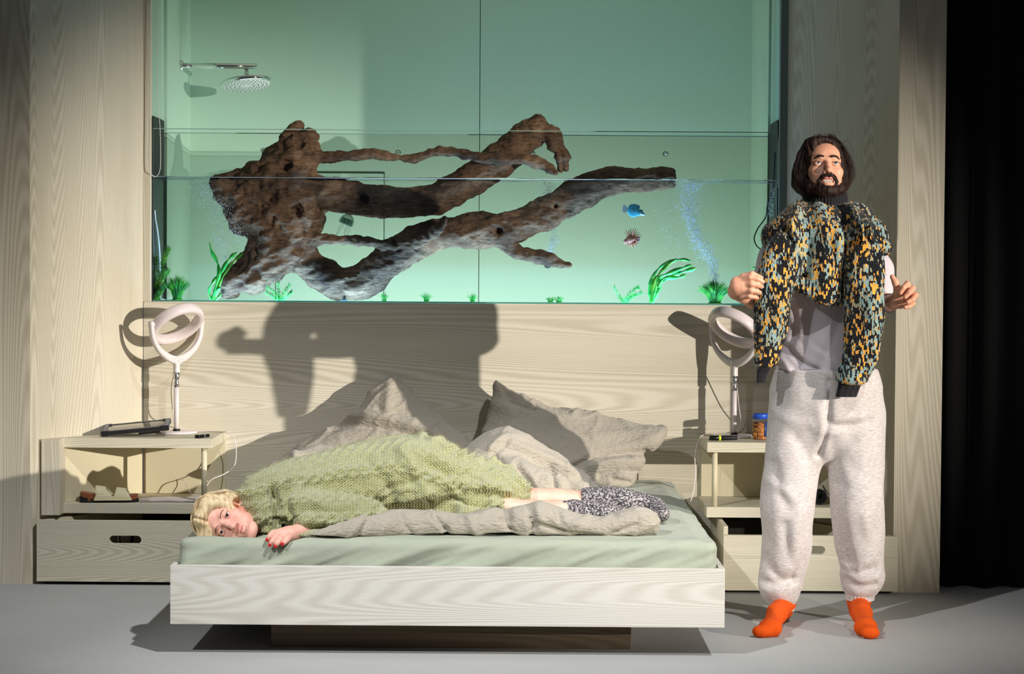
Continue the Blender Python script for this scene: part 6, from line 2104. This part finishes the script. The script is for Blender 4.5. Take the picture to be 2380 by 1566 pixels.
def fern(label, stems, y, seed, leaf, mat, w, base_px):
    rs = np.random.RandomState(seed)
    c = at(base_px, 706, y); c = np.array([c[0], y, TZ0 + .001])
    s = (y - CAMY) / F
    t = thing('leafy_plant', label, 'plant', tuple(c), PLG)
    for st in stems:
        P = [at(p[0], p[1], y + rs.uniform(-.01, .01)) for p in st]
        P[0][2] = TZ0 + .002
        C = in_tank(cr(P, 8), .0075)
        tube('stem', C, np.linspace(.0022, .0010, len(C)), mat, t, 6)
        items = []
        for i in range(2, len(C), 2):
            for sd in (-1, 1):
                tg = C[min(i + 1, len(C) - 1)] - C[i - 1]; tg /= np.linalg.norm(tg) + 1e-9
                out = np.array([-tg[2], rs.uniform(-.8, .8), tg[0]]) * sd
                d = out * .8 + tg * .8; d /= np.linalg.norm(d)
                L = leaf * .85 * s * rs.uniform(.7, 1.15) * (1 - .35 * i / len(C))
                items.append(([C[i], C[i] + d * L * .5, C[i] + d * L + tg * L * .2], w * s))
        blades('leaves', items, mat, t)
fern('small leafy plant under the driftwood nose, beside the wavy ribbon plant', [[(650, 705), (640, 680), (622, 668)], [(650, 705), (648, 680), (646, 656)], [(650, 705), (660, 680), (672, 662)], [(648, 705), (634, 688), (620, 680)], [(652, 705), (668, 686), (678, 678)]], .10, 3, 12, M['leaf'], 1.2, 650)
fern('feathery leafy plant standing between the fish and the curved ribbon plant', [[(1453, 706), (1440, 690), (1428, 668)], [(1453, 706), (1456, 692), (1474, 672), (1484, 668)], [(1455, 706), (1470, 690), (1490, 680)], [(1453, 706), (1462, 690), (1476, 684)]], .12, 5, 12, M['leaf'], 1.2, 1453)

def bottlebrush():
    y = .072
    c = at(362, 706, y); c = np.array([c[0], y, TZ0 + .001])
    s = (y - CAMY) / F
    t = thing('feathery_plant', 'tall bottlebrush water plant growing by the black end panel', 'plant', tuple(c), PLG)
    rs = np.random.RandomState(3)
    for st in ([(366, 706), (368, 660), (380, 610), (392, 580)], [(360, 706), (366, 670), (384, 640), (388, 632)], [(356, 706), (354, 660), (356, 600)], [(362, 706), (372, 680), (380, 668)]):
        P = [at(p[0], p[1], y + rs.uniform(-.012, .012)) for p in st]; P[0][2] = TZ0 + .002
        C = in_tank(cr(P, 12), .0075)
        tube('stem', C, .0016, M['lime'], t, 6)
        items = []
        for i in range(1, len(C)):
            for k in range(12):
                d = rs.randn(3); d[2] = abs(d[2]) * .6 + .25; d /= np.linalg.norm(d)
                items.append(([C[i], C[i] + d * 5.5 * s, C[i] + d * 11 * s + np.array([0, 0, 2 * s])], .55 * s))
        blades('needles', items, M['lime'], t)
bottlebrush()

def ribbon(label, base_px, y, strands_, seed):
    c = at(base_px, 706, y); c = np.array([c[0], y, TZ0 + .001])
    s = (y - CAMY) / F
    t = thing('ribbon_plant', label, 'plant', tuple(c), PLG)
    rs = np.random.RandomState(seed)
    for st, w in strands_:
        P = [at(p[0], p[1], y + rs.uniform(-.015, .015)) for p in st]
        if st[0][1] > 690: P[0][2] = TZ0 + .002
        ph = rs.uniform(0, 6)
        V, Fc = blade_vf(cr(P, 3), lambda f: w * s * (0.30 + 0.70 * np.abs(np.sin(f * 9 + ph))) * np.clip((1 - f) * 6, .05, 1) * np.clip(.3 + f * 6, 0, 1), .0007)
        raw_obj('leaf', V, Fc, M['leaf'] if rs.rand() < .6 else M['lime'], t)
ribbon('wavy ribbon plant with long thin leaves beside the driftwood nose', 495, .09, [([(492, 705), (508, 640), (505, 610), (492, 585), (487, 562)], 5), ([(494, 705), (512, 640), (530, 605), (552, 585)], 5), ([(496, 705), (515, 648), (540, 610), (566, 588)], 5), ([(494, 705), (486, 680), (492, 660), (510, 636)], 4), ([(498, 705), (503, 675), (515, 668)], 4), ([(500, 705), (508, 690), (514, 680)], 3.5)], 2)
ribbon('curved ribbon plant streaming sideways under the bubble column', 1514, .10, [([(1512, 705), (1512, 660), (1530, 625), (1560, 608), (1585, 603), (1608, 607)], 5), ([(1513, 705), (1520, 655), (1548, 620), (1575, 600)], 5), ([(1514, 705), (1530, 650), (1555, 635), (1588, 622), (1610, 615)], 5.5), ([(1516, 705), (1535, 660), (1570, 638), (1600, 628), (1621, 622)], 5.5), ([(1515, 705), (1540, 650), (1575, 645), (1596, 638)], 5), ([(1515, 705), (1526, 668), (1540, 640)], 4.5), ([(1517, 705), (1528, 680), (1538, 660)], 4.5), ([(1512, 705), (1510, 670), (1518, 640)], 4.5)], 4)
fern('leafy plant half hidden behind the man beside the pump', [[(1772, 706), (1764, 660), (1757, 625)], [(1774, 706), (1772, 640), (1770, 598)], [(1774, 706), (1782, 650)]], .11, 8, 14, M['leaf'], 3.0, 1772)

# ---------------------------------------------------------------- fish and jellyfish
def fish_blue():
    y = .12
    c = at(1472, 490, y); s = (y - CAMY) / F
    t = thing('ornamental_fish', 'round turquoise toy fish with a white tail above the red lionfish', 'fish', tuple(c))
    tq = NT('turquoise_scales'); o = tq.obj(); v = tq.n('TexVoronoi'); v.inputs['Scale'].default_value = 260; tq.l(o, v.inputs['Vector'])
    tq.col(tq.ramp(v.outputs['Distance'], [(0.1, srgb(150, 232, 245)), (0.5, srgb(80, 200, 225)), (0.8, srgb(40, 150, 185))])); tq.set(Roughness=.3)
    pale = plain('pale_fin', srgb(205, 225, 228), .3)
    S = SDF(c - np.array([.05, .03, .04]), c + np.array([.06, .03, .04]), .0014)
    S.ell(c, (14 * s, .011, 15 * s), 0).ell(c + np.array([15 * s, 0, -4 * s]), (9 * s, .008, 8 * s), .006)
    V, Q = S.mesh(); raw_obj('body', V, Q, tq.m, t)
    S = SDF(c + np.array([.02, -.03, -.04]), c + np.array([.06, .03, .03]), .0014)
    S.chain([c + np.array([17 * s, 0, -6 * s]), c + np.array([25 * s, 0, -8 * s])], [.009, .006], .003)
    V, Q = S.mesh(); raw_obj('mouth', V, Q, pale, t)
    def fin(name, poly, mat, th=.0016):
        P = cr(np.array([at(p[0], p[1], y)[[0, 2]] for p in poly]), 4, True)
        n = len(P)
        V = np.concatenate([np.column_stack([P[:, 0], np.full(n, y - th), P[:, 1]]), np.column_stack([P[:, 0], np.full(n, y + th), P[:, 1]])])
        Fc = [tuple(range(n)), tuple(range(2 * n - 1, n - 1, -1))] + [(i, i + n, (i + 1) % n + n, (i + 1) % n) for i in range(n)]
        raw_obj(name, V, Fc, mat, t, False)
    fin('tail_fin', [(1462, 488), (1452, 476), (1448, 478), (1447, 490), (1451, 494)], pale)
    fin('dorsal_fin', [(1462, 480), (1464, 476), (1476, 474), (1488, 480), (1480, 486)], tq.m)
    fin('belly_fin', [(1464, 496), (1462, 501), (1472, 505), (1482, 502), (1478, 496)], tq.m)
    for dy in (-1, 1):
        v_, f_ = sphere_vf(c + np.array([19 * s, dy * .0075, 1 * s]), .0026, 10, 8)
        raw_obj('eye', v_, f_, M['pupil'], t)
fish_blue()

def lionfish():
    y = .12
    c = at(1465, 556, y); s = (y - CAMY) / F
    t = thing('ornamental_fish', 'red and white striped toy lionfish with fan of spines', 'fish', tuple(c))
    st = NT('red_stripes'); o = st.obj()
    w = st.n('TexWave', bands_direction='X'); w.inputs['Scale'].default_value = 90; w.inputs['Distortion'].default_value = 3; st.l(o, w.inputs['Vector'])
    st.col(st.ramp(w.outputs['Fac'], [(0.35, srgb(215, 62, 36)), (0.6, srgb(245, 205, 175))])); st.set(Roughness=.4)
    red = plain('lionfish_red', srgb(205, 52, 36), .4)
    S = SDF(c - np.array([.04, .02, .03]), c + np.array([.05, .02, .03]), .0013)
    S.chain([c + np.array([-10 * s, 0, -5 * s]), c + np.array([0, 0, 0]), c + np.array([14 * s, 0, 2 * s])], [.011, .014, .006], .006, False, (1, .7, 1))
    V, Q = S.mesh(); raw_obj('body', V, Q, st.m, t)
    rs = np.random.RandomState(2)
    for k in range(24):
        a = math.radians(165 - k * 13)
        d = np.array([math.cos(a), rs.uniform(-.3, .1), math.sin(a)])
        L = (22 if 20 < math.degrees(a) % 360 < 150 else 15) * 1.25 * s * rs.uniform(.85, 1.1)
        tube('spine', [c + d * .006 + np.array([4 * s, 0, 0]), c + d * L * .6 + np.array([4 * s, 0, 0]), c + d * L + np.array([5 * s, 0, -s])], [.0022, .0020, .0008], red if k % 2 else st.m, t, 6)
    v_, f_ = sphere_vf(c + np.array([18 * s, 0, 0]), 1, 14, 10)
    raw_obj('tail_fin', (v_ - (c + np.array([18 * s, 0, 0]))) * np.array([.009, .0015, .013]) + c + np.array([18 * s, 0, 0]), f_, plain('clear_fin', srgb(215, 215, 205), .3), t)
    for dy in (-1, 1):
        v_, f_ = sphere_vf(c + np.array([-11 * s, dy * .0065, -2 * s]), .0022, 10, 8)
        raw_obj('eye', v_, f_, M['pupil'], t)
lionfish()

def jelly():
    y = .22
    c = at(806, 514, y); s = (y - CAMY) / F
    t = thing('toy_jellyfish', 'translucent green veined toy jellyfish below the middle branch', 'jellyfish', tuple(c))
    R_ = Matrix.Rotation(math.radians(22), 3, 'Y')
    g1 = plain('jelly_green', srgb(190, 240, 208), .3, Alpha=.30)
    lathe('bell', [(0.002, .030), (.014, .027), (.026, .014), (.031, -.004), (.028, -.016), (.026, -.014), (.028, -.004), (.023, .012)], g1, t, c, 36, R_)
    vein = plain('jelly_vein', srgb(150, 232, 175), .4)
    for k in range(12):
        a = 2 * math.pi * k / 12
        pts = [np.array(R_ @ Vector((r * math.cos(a), r * math.sin(a), z))) + c for r, z in ((.004, .030), (.015, .027), (.027, .014), (.032, -.004), (.029, -.016))]
        tube('vein', cr(pts, 3), .0009, vein, t, 6)
    rs = np.random.RandomState(1)
    for k in range(7):
        a = rs.uniform(0, 6.28)
        p0 = np.array([.018 * math.cos(a), .018 * math.sin(a), -.014])
        pts = [np.array(R_ @ Vector(p0 * q + np.array([0, 0, -h]))) + c + np.array([rs.uniform(-.005, .012), 0, 0]) for q, h in ((1, 0), (1.2, .02), (1.5, .04), (1.4, .055))]
        tube('tentacle', cr(pts, 3), .0006, vein, t, 5)
    tube('string', [c + np.array(R_ @ Vector((0, 0, .03))), at(820, 490, y)], .0012, vein, t, 6)
jelly()

# ---------------------------------------------------------------- air bubbles
def tree_of(names):
    V, P = [], []
    for o in bpy.data.objects:
        root = o
        while root.parent: root = root.parent
        if o.type == 'MESH' and root.name.split('.')[0] in names:
            b, off = len(V), Vector(wloc(o.parent)) if o.parent else Vector((0, 0, 0))
            V += [v.co + off for v in o.data.vertices]
            P += [tuple(i + b for i in p.vertices) for p in o.data.polygons]
    return BVHTree.FromPolygons(V, P)
T_WOOD = tree_of(('driftwood',))
T_LEAF = tree_of(('ribbon_plant', 'leafy_plant', 'grass_tuft', 'feathery_plant', 'ornamental_fish', 'toy_jellyfish', 'pump', 'air_hose', 'air_stone'))

def free_water(p, r):
    if not (TX0 + .009 < p[0] < TX1 - .009 and TY0 + .012 < p[1] < TY1 - .012 and TZ0 + .004 < p[2] < WZ - .0035 - r): return False
    v = Vector(p)
    loc, nor, _, d = T_WOOD.find_nearest(v, .3)
    if loc is not None and (d < r * 1.1 or (v - loc).dot(nor) < 0): return False
    loc, nor, _, d = T_LEAF.find_nearest(v, .05)
    return loc is None or d > r * 1.1

def bubbles(label, path, spread, count, seed, lo=.0012, hi=.0030, y=.16):
    rs = np.random.RandomState(seed)
    P = cr([at(p[0], p[1], y) for p in path], 10)
    Sp = np.interp(np.linspace(0, 1, len(P)), np.linspace(0, 1, len(spread)), spread)
    s = (y - CAMY) / F
    base = bmesh.new(); bmesh.ops.create_icosphere(base, subdivisions=1, radius=1.0)
    bv = np.array([v.co[:] for v in base.verts]); base.verts.index_update()
    bf = np.array([[v.index for v in f.verts] for f in base.faces]); base.free()
    r = lo + (hi - lo) * rs.rand(count) ** 3
    c, todo = np.zeros((count, 3)), np.arange(count)
    for _ in range(30):      # draw again whatever lands in wood, leaves or above the water
        i = rs.randint(0, len(P), len(todo))
        c[todo] = P[i] + rs.randn(len(todo), 3) * (Sp[i] * s)[:, None] * np.array([1, .7, .8])
        bad = [k for k in todo if not free_water(c[k], r[k])]
        todo = np.array(bad, int)
        if not bad: break
    ok = np.setdiff1d(np.arange(count), todo)
    c, r, count = c[ok], r[ok], len(ok)
    V = (bv[None] * r[:, None, None] + c[:, None]).reshape(-1, 3)
    Fc = (bf[None] + (np.arange(count) * len(bv))[:, None, None]).reshape(-1, 3)
    o = raw_obj('air_bubbles', V, Fc, M['bubble'])
    tag(o, label, 'bubbles', None, 'stuff')
M['bubble'] = plain('air_bubble', srgb(238, 246, 252), .25)
M['bubble'].node_tree.nodes['Principled BSDF'].inputs['Alpha'].default_value = .95
bubbles('dense column of air bubbles rising from the big grass tuft', [(1660, 660), (1658, 620), (1640, 585), (1622, 560), (1612, 530), (1602, 500), (1600, 470), (1605, 435), (1604, 422)], [4, 7, 12, 9, 8, 9, 14, 12, 18], 2300, 1)
bubbles('sparse cloud of air bubbles around the dense column', [(1600, 600), (1570, 540), (1560, 480), (1580, 440), (1660, 450), (1700, 520)], [26, 34, 40, 40, 45, 40], 650, 2, .0009, .0022)
bubbles('narrow column of air bubbles rising above the twig', [(1278, 600), (1282, 575), (1288, 545), (1280, 500), (1275, 455), (1272, 425)], [3, 5, 8, 10, 9, 8], 800, 3, .0010, .0022, .22)
bubbles('air bubbles rising behind the driftwood stump', [(530, 660), (525, 600), (515, 540), (500, 470), (480, 440), (470, 425)], [6, 9, 16, 18, 22, 26], 1300, 4, .0009, .0024, .13)
bubbles('faint air bubbles beside the hatch joint', [(860, 640), (866, 560), (872, 500), (868, 440)], [6, 8, 10, 12], 260, 5, .0005, .0012, .24)
bubbles('fine air bubbles in front of the black end panel by the man', [(1790, 500), (1796, 470), (1802, 440)], [6, 7, 6], 160, 6, .0009, .0020, .1)
bubbles('fine bubbles clinging to the wet driftwood shoulder', [(520, 470), (540, 520), (560, 560)], [10, 10, 10], 350, 7, .0008, .0018, .06)
